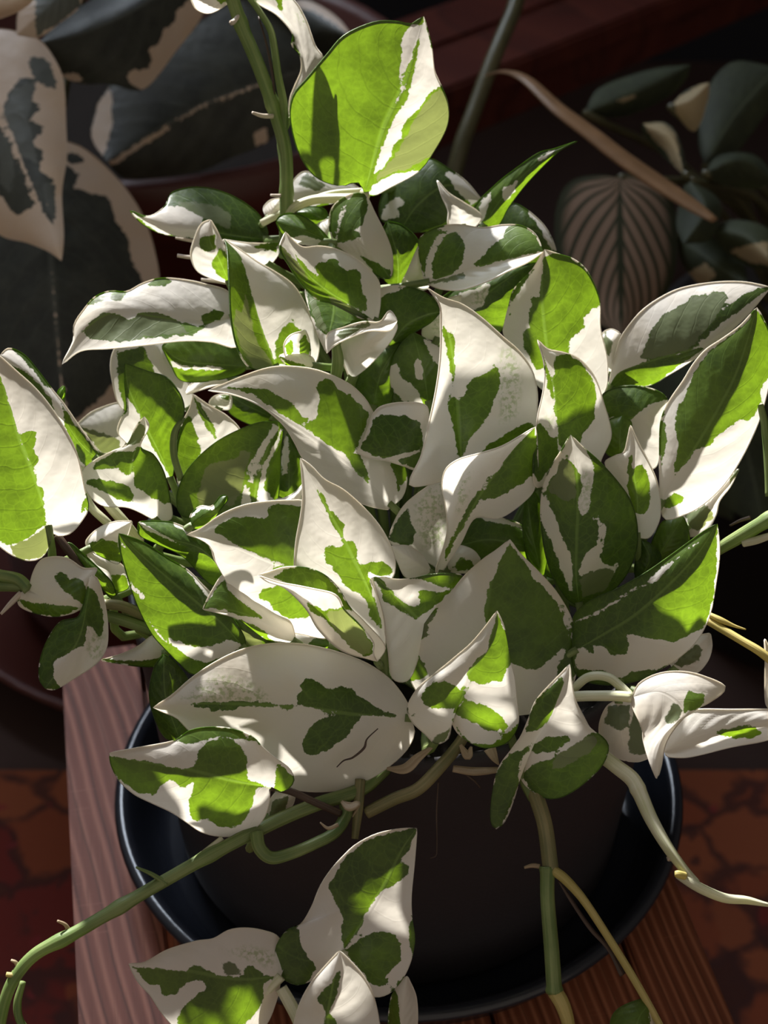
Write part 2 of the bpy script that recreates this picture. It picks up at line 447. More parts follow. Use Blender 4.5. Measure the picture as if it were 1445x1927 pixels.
rg = box('rug', (-1.1, -0.9, FZ), (1.15, 0.44, FZ + 0.008), RUG, None, 0.002)
tag(rg, 'red and orange patterned woven rug lying on the floor under the stool', 'rug')

# ------------------------------------------------------------------ stool
TH = math.radians(10.8)
st = empty('plant_stool', (0, 0, FZ)); tag(st, 'reddish brown wooden plank stool carrying the black potted plant', 'stool')
box('plank', (-0.164, -0.20, -0.024), (-0.1216, 0.156, 0.0), WOOD2, st, 0.0012, TH)
for x0, x1 in ((-0.1185, -0.0505), (-0.0485, 0.0185), (0.0205, 0.0885)):
    box('plank', (x0, -0.20, -0.024), (x1, 0.156, -0.0012), WOOD, st, 0.0012, TH)
box('plank', (0.0905, -0.20, -0.024), (0.1255, 0.156, 0.0), WOOD, st, 0.0012, TH)
for x in (-0.150, 0.078):
    for y in (-0.185, 0.108):
        box('leg', (x, y, FZ + 0.008), (x + 0.034, y + 0.034, -0.024), WOOD, st, 0.002, TH)
for y in (-0.178, 0.118):
    box('apron', (-0.116, y, -0.075), (0.078, y + 0.02, -0.024), WOOD, st, 0.0015, TH)
for x in (-0.143, 0.085):
    box('apron', (x, -0.151, -0.075), (x + 0.02, 0.108, -0.024), WOOD, st, 0.0015, TH)

# ------------------------------------------------------------------ saucer, pot
sa = lathe('saucer', [(0.0, 0.0), (0.112, 0.0), (0.122, 0.003), (0.128, 0.010), (0.134, 0.027), (0.1385, 0.0285), (0.1395, 0.031), (0.138, 0.0335),
                      (0.134, 0.0335), (0.1315, 0.031), (0.127, 0.018), (0.121, 0.008), (0.114, 0.005), (0.0, 0.005)], SAUCERMAT)
tag(sa, 'shallow glossy black round saucer standing under the charcoal pot', 'saucer')
pot = empty('flower_pot', (0, 0, 0.005)); tag(pot, 'charcoal grey round plastic plant pot standing in the black saucer', 'plant pot')
lathe('body', [(0.0, 0.005), (0.098, 0.005), (0.1055, 0.009), (0.1085, 0.016), (0.1185, 0.150), (0.1195, 0.163), (0.1195, 0.169), (0.1178, 0.171), (0.1155, 0.169),
               (0.1150, 0.150), (0.106, 0.03), (0.0, 0.03)], POTMAT, pot)
def soil_mesh():
    vs_, fs = [(0, 0, 0.150)], []
    R_, K = 14, 60
    for i in range(1, R_ + 1):
        for k in range(K):
            r = 0.1148 * i / R_; a = 2 * math.pi * k / K
            vs_.append((r * math.cos(a), r * math.sin(a), 0.150 + random.uniform(-.0025, .0025) * (i < R_)))
    for k in range(K): fs.append((0, 1 + k, 1 + (k + 1) % K))
    for i in range(R_ - 1):
        for k in range(K):
            a = 1 + i * K + k; b2 = 1 + i * K + (k + 1) % K
            fs.append((a, b2, b2 + K, a + K))
    return mesh_from('soil', [Vector(v) - pot.location for v in vs_], fs)
link('soil', soil_mesh(), SOIL, pot)

# ------------------------------------------------------------------ leaf builder
NT, NS = 48, 11
def leaf(mid, l, r, d, e=(0.5, 0.5), b=-0.4, base='w', mat=None, parent=None, pet='auto', name='leaf', off=17.0, petr=0.0019, rip=0.14, quilt=0.022, petmat=None, **pat):
    """one leaf blade lofted between its two margins over its midrib.
    mid runs base -> tip, l and r are margin points; d = depth (cm) of base and tip; e = how far each margin lies behind (+) or in front (-) of the midrib"""
    bp, tp = mid[0], mid[-1]
    M = spline(mid, NT); L = spline([bp] + l + [tp], NT); R_ = spline([bp] + r + [tp], NT)
    t = np.linspace(0, 1, NT)
    dm = d[0] + off + (d[1] - d[0]) * t + b * 4 * t * (1 - t)
    wl_, wr_ = np.linalg.norm(L - M, axis=1), np.linalg.norm(R_ - M, axis=1)
    us = np.linspace(-1, 1, 2 * NS + 1)
    ph = random.uniform(0, 6.28); rnd = random.random()
    pts, lv, dep = [], [], []
    for ti in range(NT):
        for u in us:
            E_, wv, ee = (L[ti], wl_[ti] / (wl_.max() + 1e-6), e[0]) if u < 0 else (R_[ti], wr_[ti] / (wr_.max() + 1e-6), e[1])
            a = abs(u)
            pts.append(M[ti] + a * (E_ - M[ti]))
            dep.append(dm[ti] + ee * wv * a ** 1.6 + rip * math.sin(8 * t[ti] + ph + (2 if u > 0 else 0)) * a * a * wv
                       + quilt * math.cos(6.283 * 7.5 * (t[ti] - 0.30 * a ** 1.2)) * wv * math.sin(math.pi * min(1, a * 1.05)) * math.sin(math.pi * t[ti]))
            lv.append((u, t[ti], rnd))
    pts = np.array(pts); lv = np.array(lv)
    Fd = np.full(len(pts), 60.0 if base == 'g' else -60.0); Md = np.full(len(pts), -60.0); Sd = np.full(len(pts), -60.0)
    for k in sorted(pat, key=lambda q: 'gwms'.index(q[0])):
        for poly in pat[k]:
            s = sdist(poly, pts)
            if len(k) > 1:
                s = np.where((lv[:, 0] <= 0) if k[1] == 'l' else (lv[:, 0] >= 0), s, -60.0)
            if k[0] == 'g': Fd = np.maximum(Fd, s)
            elif k[0] == 'w': Fd = np.minimum(Fd, -s)
            elif k[0] == 'm': Md = np.maximum(Md, s)
            else: Sd = np.maximum(Sd, s)
    origin = P(bp[0], bp[1], dm[0])
    co = [P(x, y, z) - origin for (x, y), z in zip(pts, dep)]
    W = 2 * NS + 1
    faces = [(i * W + k, i * W + k + 1, (i + 1) * W + k + 1, (i + 1) * W + k) for i in range(NT - 1) for k in range(W - 1)]
    # rolled rim so the blade has a visible edge thickness
    order = [i * W for i in range(NT)] + [i * W + W - 1 for i in range(NT - 2, 0, -1)]
    nv = len(co); th = 0.00042
    ring = [np.array(co[i]) for i in order]
    m = len(ring)
    extra = []
    cen = np.mean(ring, axis=0)
    for i in range(m):
        tg = ring[(i + 1) % m] - ring[i - 1]; tg /= np.linalg.norm(tg) + 1e-9
        inner = np.array(co[order[i] + (1 if order[i] % W == 0 else -1)]) - ring[i]
        inner = inner / (np.linalg.norm(inner) + 1e-9)
        nn = np.cross(tg, inner); nn /= np.linalg.norm(nn) + 1e-9
        extra += [ring[i] + nn * th, ring[i] - inner * th, ring[i] - nn * th]
    co = [tuple(c) for c in co] + [tuple(c) for c in extra]
    for i in range(m):
        j = (i + 1) % m
        for k in range(2):
            faces.append((nv + i * 3 + k, nv + j * 3 + k, nv + j * 3 + k + 1, nv + i * 3 + k + 1))
        faces.append((nv + i * 3 + 2, nv + j * 3 + 2, nv + j * 3, nv + i * 3))
    me = mesh_from(name, co, faces)
    idx = np.array(list(range(nv)) + [q for q in order for _ in range(3)])
    va = me.attributes.new('var', 'FLOAT_COLOR', 'POINT')
    arr = np.clip(np.stack([Fd, Md, Sd, np.full(len(Fd), 60.0)], 1) / 60.0, -1, 1)[idx]
    va.data.foreach_set('color', arr.ravel())
    la = me.attributes.new('lv', 'FLOAT_VECTOR', 'POINT')
    la.data.foreach_set('vector', lv[idx].ravel())
    o = link(name, me, mat or POTHOS, parent)
    o.location = origin - origin_of(parent)
    if pet == 'auto':
        w0 = origin
        tan = (P(*M[3], dm[3]) - w0).normalized()
        fx, fy = w0.x, w0.y
        rr = math.hypot(fx, fy); k = min(0.45, 0.06 / (rr + 1e-6))
        root = Vector((fx * k, fy * k, 0.148))
        hop = (w0 - root).length
        p1 = w0 - tan * hop * 0.25 + FWD * 0.006
        p2 = root.lerp(w0, 0.45) + FWD * 0.012 + Vector((0, 0, 0.008))
        tube('petiole', [w0 + tan * 0.002, p1, p2, root], [petr * .8, petr, petr * 1.1, petr * 1.3], petmat or STEM, o, 8, 16)
    elif pet:
        petr *= 0.78
        pp = [P(x, y, dd + off) for x, y, dd in pet]
        tube('petiole', [origin] + pp, [petr] * (len(pp) + 1), petmat or STEM, o, 10, 8 + 6 * len(pp))
    return o

# ------------------------------------------------------------------ pothos
plant = empty('pothos_plant', (0, 0, 0.150))
tag(plant, 'bushy white and green variegated trailing houseplant growing in the charcoal pot', 'houseplant')
def pl(mid, l, r, d, **k):
    return leaf(mid, l, r, d, parent=plant, **k)
def pts3(k, *v):
    """triples x, y, depth"""
    x0, y0, s = FR[k]
    return [P(x0 + v[i] / s, y0 + v[i + 1] / s, v[i + 2] + 17.0) for i in range(0, len(v), 3)]
def tri(k, *v):
    x0, y0, s = FR[k]
    return [(x0 + v[i] / s, y0 + v[i + 1] / s, v[i + 2]) for i in range(0, len(v), 3)]

def PZ(px, py, z):
    """point of the horizontal plane at height z seen at photo position (px, py)"""
    v = RIGHT * ((px - IMG_W / 2) / FPX) - UP * ((py - IMG_H / 2) / FPX) + FWD
    return CAM + v * ((z - CAM.z) / v.z)
# --- top climbing shoot
pl(f('T2', 825,1050, 930,700, 1060,420, 1148,88),
   f('T2', 790,990, 690,1010, 560,960, 470,830, 425,650, 440,520, 520,420, 620,300, 720,190, 880,120, 1000,115, 1080,130, 1100,118),
   f('T2', 870,1065, 960,1020, 1120,930, 1210,810, 1275,680, 1278,560, 1230,440, 1205,380, 1190,250, 1165,150), (48.5, 48), e=(-0.9, 1.2), base='g',
   w=[f('T2', 1030,190,1100,130,1140,150,1100,260,1085,330,1060,370,1040,470,1000,560,1010,450,1025,300),
      f('T2', 1130,200,1150,80,1175,170,1210,370,1240,470,1180,500,1130,580,1060,640,1020,690,1030,750,980,790,970,850,910,930,880,940,920,800,990,640,1060,540,1085,430,1105,320),
      f('T2', 880,1010,960,960,1080,930,1130,905,1110,960,960,1040,840,1070)],
   m=[f('T2', 900,950,980,860,1040,760,1100,650,1180,520,1240,480,1300,600,1290,700,1220,830,1080,910,960,950,880,1000)],
   pet=tri('T2', 815,1075,49.2, 560,1085,49.8, 430,1135,49.6, 410,1190,49.6), petr=0.0026, petmat=PALE)
pl(f('T2', 415,640, 470,500, 500,380, 470,200, 330,0, 260,-110),
   f('T2', 420,540, 445,470, 482,380, 475,300, 432,245, 435,180, 350,80, 230,0),
   f('T2', 455,530, 490,470, 540,395, 600,320, 555,245, 500,95, 420,-20), (49.3, 48.6), e=(0.6, -1.0),
   g=[f('T2', 340,10,300,-60,380,-60,375,60,365,60), f('T2', 425,180,440,190,470,280,480,330,455,300,432,245)], s=[f('T2',450,60,520,60,510,140,460,130)],
   pet=tri('T2', 372,760,49.6, 385,900,49.7), petr=0.0022)
pl(f('T1', 1262,-5, 1160,0, 1020,-60), f('T1', 1200,45, 1130,72, 1070,50, 1042,5), f('T1', 1200,-70, 1100,-100), (49, 48.5),
   g=[f('T1', 1200,20,1260,-10,1200,-60,1130,-30)], pet=None)
# --- crown, back row
pl(f('U1', 1165,350, 1000,330, 800,300, 600,270, 415,190),
   f('U1', 1165,300,1110,205,1000,125,880,78,780,65,690,78,635,105,612,165,520,225),
   f('U1', 1060,360,900,348,780,340,650,328,560,305,480,258), (51.5, 50), e=(1.5, 0.4), base='g',
   w=[f('U1', 490,228,612,168,680,165,780,200,870,215,820,240,790,300,780,345,640,330,560,310,400,190)],
   m=[f('U1', 640,135,760,145,900,165,970,215,960,300,860,240,760,205,690,165)])
pl(f('U1', 960,590,900,450,850,350,855,240), f('U1', 860,560,780,515,748,430,770,340,805,265), f('U1', 985,560,975,430,930,380,890,300), (49, 48.5),
   g=[f('U1', 800,335,880,325,885,400,830,420,790,390), f('U1', 860,470,900,390,945,430,965,520,960,590,890,540,850,480)])
pl(f('U1', 1215,1050,1140,850,1080,640,1030,460,930,345), f('U1', 1080,1050,1010,960,970,800,955,560,945,400),
   f('U1', 1400,1040,1445,940,1420,820,1360,680,1300,590,1200,520,1110,470), (47.3, 47.3), e=(-1.6, 1.2),
   gl=[f('U1', 900,300,1030,450,1100,700,1225,1060,1080,1070,960,900,930,500)],
   ml=[f('U1', 990,720,1030,740,1045,640,1080,800,1110,900,1180,1000,1205,1045,1100,1055,1020,940,985,800)],
   gr=[f('U1', 1210,920,1230,850,1300,785,1310,830,1350,840,1390,900,1390,960,1260,1030,1205,1035)])
pl(f('U1', 985,770,800,800,560,770,330,740,150,860,48,1028),
   f('U1', 960,640,820,590,700,566,580,560,480,590,400,632,310,630,230,660,170,725,115,810,112,900),
   f('U1', 1000,930,860,905,700,900,500,922,300,942,150,955), (48, 46.5), e=(0.9, -0.5),
   g=[f('U1', 150,850,250,760,300,740,420,790,480,745,560,740,700,800,830,820,760,870,600,880,480,890,340,905,200,895),
      f('U1', 490,605,570,555,650,560,640,590,560,602), f('U1', 185,705,250,645,330,622,405,632,385,680,280,682),
      f('U1', 800,760,850,740,870,725,940,740,920,780,820,825)],
   m=[f('U1', 155,850,250,765,300,745,420,795,480,750,560,745,690,800,740,860,600,870,480,885,340,900,200,890), f('U1',200,700,260,655,390,640,370,680,280,680)])
pl(f('U1', 1070,1040,900,1030,700,1010,590,930), f('U1', 980,930,800,870,650,880), f('U1', 1000,1085,850,1118,700,1115,640,1030), (49.5, 48.5), base='g',
   w=[f('U1', 640,1010,720,1035,900,1045,920,1055,720,1058,650,1040)])
pl(f('U1', 740,1280,640,1090,550,930,470,860), f('U1', 560,1300,380,1270,320,1100,320,980,380,880), f('U1', 760,1200,700,1050,620,920,560,860), (50, 49.5),
   gl=[f('U1', 345,960,500,930,560,1080,640,1220,400,1310,350,1090)])
pl(f('U1', 980,1120,850,1130,720,1190), f('U1', 880,1105,760,1130), f('U1', 850,1150,760,1180), (49.5, 49.2))
pl(f('U1', 1200,1320,1050,1250,950,1190), f('U1', 1180,1200,1050,1170), f('U1', 1100,1360,960,1290), (50.5, 50), base='g')
pl(f('U1', 900,1270,920,1225,960,1190), f('U1', 850,1240,880,1200), f('U1', 960,1270,970,1220), (49.8, 49.6), g=[f('U1',890,1200,960,1190,960,1230)])
pl(f('U1', 1330,1040,1330,930,1370,840), f('U1', 1275,1010,1255,930,1290,870), f('U1', 1392,990,1392,900), (46.2, 46), e=(-.5,.3), g=[f('U1', 1340,1030,1340,900,1370,870,1400,920,1390,1000), f('U1',1275,990,1265,930,1300,880,1310,960)])
pl(f('U1', 1430,1040,1320,1010,1228,982), f('U1', 1400,985,1300,962), f('U1', 1340,1055,1270,1030), (46.0, 45.6), gr=[f('U1', 1228,982,1320,1015,1400,1045,1330,1060,1260,1030)])
pl(f('U1', 1180,490,1100,430,920,350), f('U1', 1230,420,1225,372,1060,368), f('U1', 1100,490,1000,420), (50, 49.5), g=[f('U1', 1080,385,1225,360,1210,415,1120,400), f('U1', 920,345,1000,400,1090,470,1000,430)])
pl(f('U2', 325,408,200,350,50,300), f('U2', 260,335,190,283,120,262,70,275), f('U2', 250,418,150,405,80,360), (49, 48.8), base='g',
   w=[f('U2', 100,372,200,375,300,402,250,425,150,412)])
pl(f('U2', 330,405,430,400,530,480,605,578), f('U2', 310,330,320,240,380,185,440,165,490,180,530,260,580,360,612,450,615,530), f('U2', 400,455,480,520,560,572), (48.5, 47.5), e=(0.8, 0.4),
   g=[f('U2', 305,340,320,235,385,180,402,200,362,250,345,350,335,400), f('U2', 345,400,365,300,400,210,440,160,490,175,500,230,470,320,430,340,470,370,400,395),
      f('U2', 460,470,530,500,600,540,605,580,540,575)])
pl(f('U2', 480,160,300,150,110,170), f('U2', 400,110,300,105,200,58,140,95), f('U2', 400,190,250,230,150,230), (52.5, 52), m=[f('U2', 160,120,200,70,300,130,240,150)], gr=[f('U2',180,250,300,200,320,240,200,260)])
pl(f('U2', 310,300,230,265,150,255), f('U2', 280,240,200,232), f('U2', 270,315,200,300), (51.5, 51), base='g')
pl(f('U2', 10,290,40,240,70,190), f('U2', -10,240,20,200), f('U2', 60,270,90,230), (50.8, 50.6))
pl(f('U2', 260,420,300,340,300,290), f('U2', 230,380,250,320), f('U2', 330,400,335,330), (51, 50.8))
pl(f('U2', 650,350,740,220,860,130,960,140,1050,200), f('U2', 560,290,560,190,620,100,720,20,800,-3,880,40,970,105), f('U2', 780,350,880,320,960,260), (53, 53), base='g', e=(0.8, 0.5),
   w=[f('U2', 570,240,640,180,680,210,640,240,650,280,590,290,560,300), f('U2', 890,60,980,105,1060,190,1000,225,930,150,870,70)])
pl(f('U2', 960,330,930,250,880,180,830,100), f('U2', 890,320,885,250,855,180), f('U2', 1010,330,1045,270,960,208,890,165), (50.5, 50), e=(-0.4, 0.4))
pl(f('T3', 140,1040,250,880,400,740,575,645), f('T3', 95,960,200,845,300,765,400,698,470,680), f('T3', 210,1030,260,945,340,840,440,735,500,682), (51, 49.5), base='g',
   w=[f('T3', 110,1030,130,920,180,880,178,925,140,1010), f('T3', 230,860,270,850,300,825,285,880,240,925), f('T3', 385,740,440,690,480,682,430,722)])
pl(f('T3', 260,1150,330,1070,400,1060,480,1165), f('T3', 210,1060,250,950,290,930,350,965,420,1030,460,1100), f('T3', 340,1200,430,1190), (52, 51.5), base='g', e=(.8, .5),
   w=[f('T3', 330,940,420,1015,495,1160,455,1140,410,1050,360,985)])
pl(f('U2', 775,600,900,560,1050,520,1200,482,1348,448), f('U2', 760,540,742,400,800,345,880,320,950,318,1050,332,1150,318,1240,322,1310,365), f('U2', 850,628,950,632,1080,590,1180,540,1270,500), (47.5, 46.5), e=(1.0, -0.8),
   gl=[f('U2', 735,400,800,335,870,320,820,390,780,480,775,580,750,500), f('U2', 810,580,805,500,840,420,890,360,930,355,965,390,970,440,950,520,900,560,840,590),
       f('U2', 1000,520,1040,480,1090,420,1150,380,1170,330,1240,315,1300,355,1350,440,1250,470,1150,492,1060,520)], mr=[f('U2', 780,600,900,570,960,550,970,575,880,592)])
pl(f('U2', 640,640,640,480,590,300), f('U2', 560,560,540,400), f('U2', 690,600,745,450,730,380,660,318), (49, 48.6), base='g')
pl(f('U2', 720,640,730,520,745,415), f('U2', 660,610,690,540), f('U2', 790,620,765,520), (48.2, 48))
pl(f('U2', 900,850,1020,700,1200,560,1320,500), f('U2', 800,850,780,750,900,640,1050,590,1200,520), f('U2', 1000,900,1120,850,1200,750,1290,600), (49, 48.5), base='g',
   w=[f('U2', 880,700,950,650,1090,600,1060,700,960,770,880,790)], s=[f('U2', 980,600,1150,600,1150,740,980,740)])
pl(f('U2', 830,880,880,760,950,660), f('U2', 760,850,800,740,880,680), f('U2', 900,850,940,740), (48, 47.8), s=[f('U2', 800,850,800,740,900,720,900,860)])
# --- right group
pl(f('U3', 330,900,260,700,225,450,212,250,230,55), f('U3', 180,780,90,620,10,520,18,440,35,370,60,280,110,220,165,165),
   f('U3', 480,900,560,820,572,700,560,600,532,480,530,350,505,260,450,160,380,105,310,82), (47.8, 46.5), e=(0.8, 0.8),
   g=[f('U3', 215,90,290,72,350,85,430,140,495,220,530,300,528,370,490,380,470,410,440,440,450,480,400,520,360,570,370,620,330,640,280,620,240,700,180,720,150,640,110,600,115,500,150,490,145,400,160,350,150,310,205,320,215,200),
      f('U3', 30,380,55,280,115,205,170,165,110,260,60,340,40,410)])
pl(f('U3', 575,810,640,722,850,652,1060,590,1250,445,1460,262), f('U3', 600,700,640,550,690,470,760,390,850,325,950,275,1060,248,1200,232,1330,235),
   f('U3', 650,805,800,795,900,740,1000,680,1090,618,1300,445), (48.5, 46.5), e=(0.9, 0.5),
   gl=[f('U3', 745,665,780,560,820,480,880,410,960,370,1030,310,1090,300,1130,310,1150,285,1210,285,1225,320,1180,400,1060,560,1000,610,850,650),
      f('U3', 1050,560,1080,500,1180,400,1280,320,1400,255,1470,260,1330,360,1200,450,1100,540)],
   gr=[f('U3', 560,815,640,705,850,645,1100,590,950,700,820,790,700,810)],
   ml=[f('U3', 750,660,785,560,825,480,885,410,960,375,1030,315,1090,305,1130,315,1150,290,1205,290,1220,320,1175,400,1055,560,1000,605,850,645)])
pl(f('U3', 860,1440,940,1300,1050,1130,1170,930,1280,710,1385,370),
   f('U3', 858,1330,856,1180,860,1010,885,925,925,855,985,770,1040,680,1110,600,1200,540,1300,465),
   f('U3', 880,1520,960,1510,1080,1450,1200,1340,1300,1190,1390,1000,1435,850,1460,720,1470,600,1445,490,1410,415), (45.6, 44.5), e=(0.8, 0.6),
   g=[f('U3', 1380,370,1410,420,1470,500,1460,740,1410,800,1400,900,1340,1000,1290,985,1180,1060,1130,1120,1050,1150,1000,1220,940,1290,930,1250,960,1120,940,1040,950,920,1000,850,1030,750,1110,625,1210,545,1320,465),
      f('U3', 852,1000,882,925,886,1020,890,1100,870,1250,850,1150), f('U3', 855,1440,930,1375,990,1400,970,1440,900,1465)])
pl(f('U3', 300,1300,305,1130,290,980,280,830,250,680,190,545), f('U3', 190,1350,168,1260,178,1080,195,950,220,840,232,730,220,640),
   f('U3', 480,1330,540,1190,590,1080,580,990,550,890,520,790,480,715,410,645,330,615,250,600), (45.5, 44.6), e=(-0.6, 0.9),
   gr=[f('U3', 283,830,285,640,340,615,420,665,480,740,510,830,505,930,500,980,440,1060,430,1120,360,1110,310,1150)],
   gl=[f('U3', 225,640,260,720,290,900,300,1010,280,900,240,760), f('U3', 160,1080,195,1000,225,1010,260,1080,300,1080,310,1190,200,1320,160,1260)],
   s=[f('U3', 210,960,280,960,280,1060,230,1040)])
pl(f('U3', 560,960,700,975,800,920,900,872), f('U3', 540,860,600,815,700,798,800,812,870,840), f('U3', 640,1150,750,1240,840,1230,860,1050,880,940), (47.3, 46.8),
   g=[f('U3', 535,850,600,805,700,790,800,805,880,845,900,872,820,890,740,940,700,980,600,960,550,980)])
pl(f('U3', 640,1200,640,1080,650,960), f('U3', 560,1150,570,1000), f('U3', 690,1150,700,1000), (46.4, 46.2), base='g')
pl(f('U3', 600,740,590,600,640,510), f('U3', 550,700,545,520,590,490), f('U3', 640,720,640,600), (48.8, 48.6), m=[f('U3', 545,560,560,500,600,560,580,640)])
pl(f('U3', 730,1620,735,1420,710,1230,697,1010), f('U3', 690,1560,640,1380,560,1220,610,1180,660,1160,685,1070), f('U3', 800,1620,855,1520,855,1400,835,1300,790,1200,740,1105), (45.4, 44.8),
   g=[f('U3', 690,1270,760,1220,800,1290,805,1440,790,1480,740,1500,700,1440,680,1340), f('U3', 690,1190,708,1180,702,1265,685,1265)])
pl(f('A3', 1128,1045,1108,880,1110,700,1118,480,1110,280,1080,110), f('A3', 1060,1000,990,890,950,780,925,640,918,520,930,400,970,290,1025,205),
   f('A3', 1250,1000,1370,890,1435,740,1440,600,1405,470,1330,360,1230,250,1150,180), (45, 43.6), e=(0.6, 0.8), base='g',
   w=[f('A3', 1075,100,1140,165,1190,240,1210,330,1195,400,1190,470,1180,530,1130,555,1118,480,1140,400,1130,320,1100,280,1060,220,1045,185),
      f('A3', 930,420,960,490,1000,560,1010,600,1040,680,1080,750,1090,850,1090,970,1050,900,1010,790,960,660,920,580,912,500),
      f('A3', 1025,200,1050,230,990,320,950,400,920,450,930,380,975,285),
      f('A3', 1170,750,1230,700,1240,620,1200,560,1230,540,1245,600,1280,590,1260,700,1240,780,1270,830,1340,810,1300,870,1200,850,1130,880,1120,860)],
   m=[f('A3', 1130,880,1260,830,1340,850,1270,960,1140,1000), f('A3',950,420,1040,220,1100,300,1110,460,1060,470)], s=[f('A3', 1125,300,1190,260,1190,540,1130,540)])
pl(f('A3', 450,720,640,680,860,720), f('A3', 480,600,560,550,700,565,820,610), f('A3', 550,800,700,840,830,800), (47, 46.6), base='g', w=[f('A3', 530,545,700,562,800,592,860,650,760,606,620,575)])
pl(f('A3', 400,850,500,780,590,790), f('A3', 430,740,480,715,550,740), f('A3', 480,860,560,850), (45.8, 45.6), g=[f('A3', 440,830,480,780,530,790,560,830,480,850)])
pl(f('A3', 930,900,870,650,840,420), f('A3', 850,800,820,600), f('A3', 960,700,920,500,890,430), (46.4, 46.2), base='g')
pl(f('A3', 1010,900,980,700,960,420), f('A3', 940,860,920,600), f('A3', 1060,800,1050,500), (46.6, 46.4), base='g')
pl(f('A4', 385,1000,560,900,720,800,900,640,1060,470,1170,305), f('A4', 385,900,390,810,440,755,520,705,610,668,700,620,800,560,900,490,1010,410,1100,345),
   f('A4', 390,1100,450,1160,600,1180,760,1150,860,1095,950,1040,1040,960,1100,870,1140,760,1160,640,1180,500,1180,400), (44, 42.6), e=(0.5, 0.9), base='g',
   w=[f('A4', 770,650,830,570,900,520,990,460,1090,385,1070,415,1000,440,960,490,900,560,830,620), f('A4', 400,832,500,790,560,760,640,700,740,640,780,640,720,670,620,730,560,770,500,800,400,845),
      f('A4', 1170,310,1190,430,1180,560,1155,740,1140,800,1080,905,1120,800,1125,740,1150,720,1160,600,1168,450),
      f('A4', 405,990,440,980,490,1010,500,970,540,970,610,1020,680,1010,690,960,660,900,720,910,800,930,860,930,940,950,1030,900,1110,850,1070,960,960,1050,830,1100,700,1110,640,1150,560,1110,395,1090)])
pl(f('A4', 930,1100,1030,1020,1130,900), f('A4', 900,1000,1000,930), f('A4', 1040,1120,1110,1060,1138,980), (45, 44.5), m=[f('A4', 930,1070,1000,1000,1060,960,1090,990,1070,1050,980,1085)])
pl(f('A4', 1000,330,1100,230,1190,120,1288,5), f('A4', 985,270,1080,200,1190,100), f('A4', 1020,375,1110,345,1160,260,1180,180,1240,100), (46.6, 46), m=[f('A4', 1000,260,1100,200,1150,250,1140,280,1070,340,1010,320), f('A4',1230,60,1288,5,1240,100)])
pl(f('A4', 830,520,900,400,985,268), f('A4', 810,430,860,310,920,275), f('A4', 920,480,1010,410,1008,330), (46.4, 46.2), base='g')
pl(f('A4', 740,620,800,500,760,395), f('A4', 720,560,735,450), f('A4', 830,560,860,480,810,420), (46, 45.8), base='g')
# --- centre
pl(f('A2', 1120,500,1030,410,900,290,677,129,527,29,377,-70,240,-125,118,-130),
   f('A2', 1180,440,1200,330,1160,200,1060,60,1011,-20,971,-87,881,-168,714,-240,546,-262,433,-250,290,-202,190,-160),
   f('A2', 1100,515,1010,500,900,460,820,410,740,345,640,245,590,150,540,70,470,0,380,-60,250,-110), (45.6, 43.6), e=(0.9, -0.5),
   g=[f('U2', -200,1105,-60,1110,0,1115,60,1150,130,1185,190,1260,215,1310,220,1265,250,1255,262,1160,240,1100,285,1065,340,1085,350,1115,410,1140,470,1200,505,1240,470,1330,430,1430,445,1500,380,1430,300,1385,200,1310,80,1240,-60,1140),
      f('A2', 940,200,990,310,1000,380,1040,420,900,292,880,230), f('A2', 1100,250,1195,265,1205,340,1150,420,1140,330,1110,300)])
pl(f('A2', 1290,190,1130,235,1000,225,925,205), f('A2', 1310,80,1310,-40,1195,-65,1061,-43,1010,10,990,70,955,160), f('A2', 1280,240,1250,300,1180,280,1080,250,1000,238), (45.4, 44.6), e=(0.5, 0.2),
   g=[f('A2', 945,180,1000,100,1020,20,1060,0,1180,0,1260,40,1290,110,1290,185,1080,245,1000,215), f('A2', 1140,250,1290,200,1260,300)])
pl(f('U2', 945,1500,945,1400,925,1150,905,950,870,790,830,680,770,615), f('U2', 860,1560,700,1580,755,1440,800,1250,830,1100,848,950,850,800,845,710,800,640),
   f('U2', 1150,1500,1300,1340,1316,1200,1315,1120,1290,1020,1230,930,1150,860,1050,770,950,700,860,670), (46, 44), e=(-0.9, 0.7),
   g=[f('U2', 850,770,885,850,905,840,920,880,910,950,920,1020,905,1080,915,1130,895,1000,870,880),
      f('U2', 880,1180,905,1130,935,1180,960,1160,980,1090,1010,1060,1070,1040,1110,995,1140,1030,1140,1090,1115,1160,1085,1240,1030,1310,980,1370,955,1450,935,1450,910,1300,885,1220),
      f('U2', 1020,1440,1100,1370,1190,1320,1250,1275,1330,1290,1310,1400,1000,1500)], s=[f('U2', 1130,900,1200,900,1250,1000,1220,1250,1130,1300,1120,1150)])
pl(f('A3', 370,870,440,720,520,560,620,390,760,200,890,65), f('A3', 345,850,390,720,410,620,400,500,380,390,400,300,470,245,590,210,700,175,800,120),
   f('A3', 480,700,560,560,700,560,860,440,895,340,900,200), (44.8, 43.8), e=(-1.0, 1.0),
   gr=[f('A3', 570,490,620,390,700,280,770,180,890,60,900,200,875,330,800,390,700,440,620,470)],
   g=[f('A3', 400,800,430,740,500,600,590,460,650,340,640,330,560,430,500,540,440,650,395,760)], s=[f('A3', 460,380,540,290,540,420,510,520,450,540)])
pl(f('A3', 390,860,300,640,400,330), f('A3', 300,800,150,720,95,690,120,590,180,490,290,400), f('A3', 420,760,440,600,430,450), (45.6, 45.4),
   g=[f('A3', 90,680,140,560,200,490,210,600,240,640,220,700,190,720)], s=[f('A3', 220,480,400,340,420,720,250,750)])
pl(f('A3', 330,870,220,790,105,715), f('A3', 280,780,200,718), f('A3', 250,890,180,880,140,800), (44.9, 44.7))
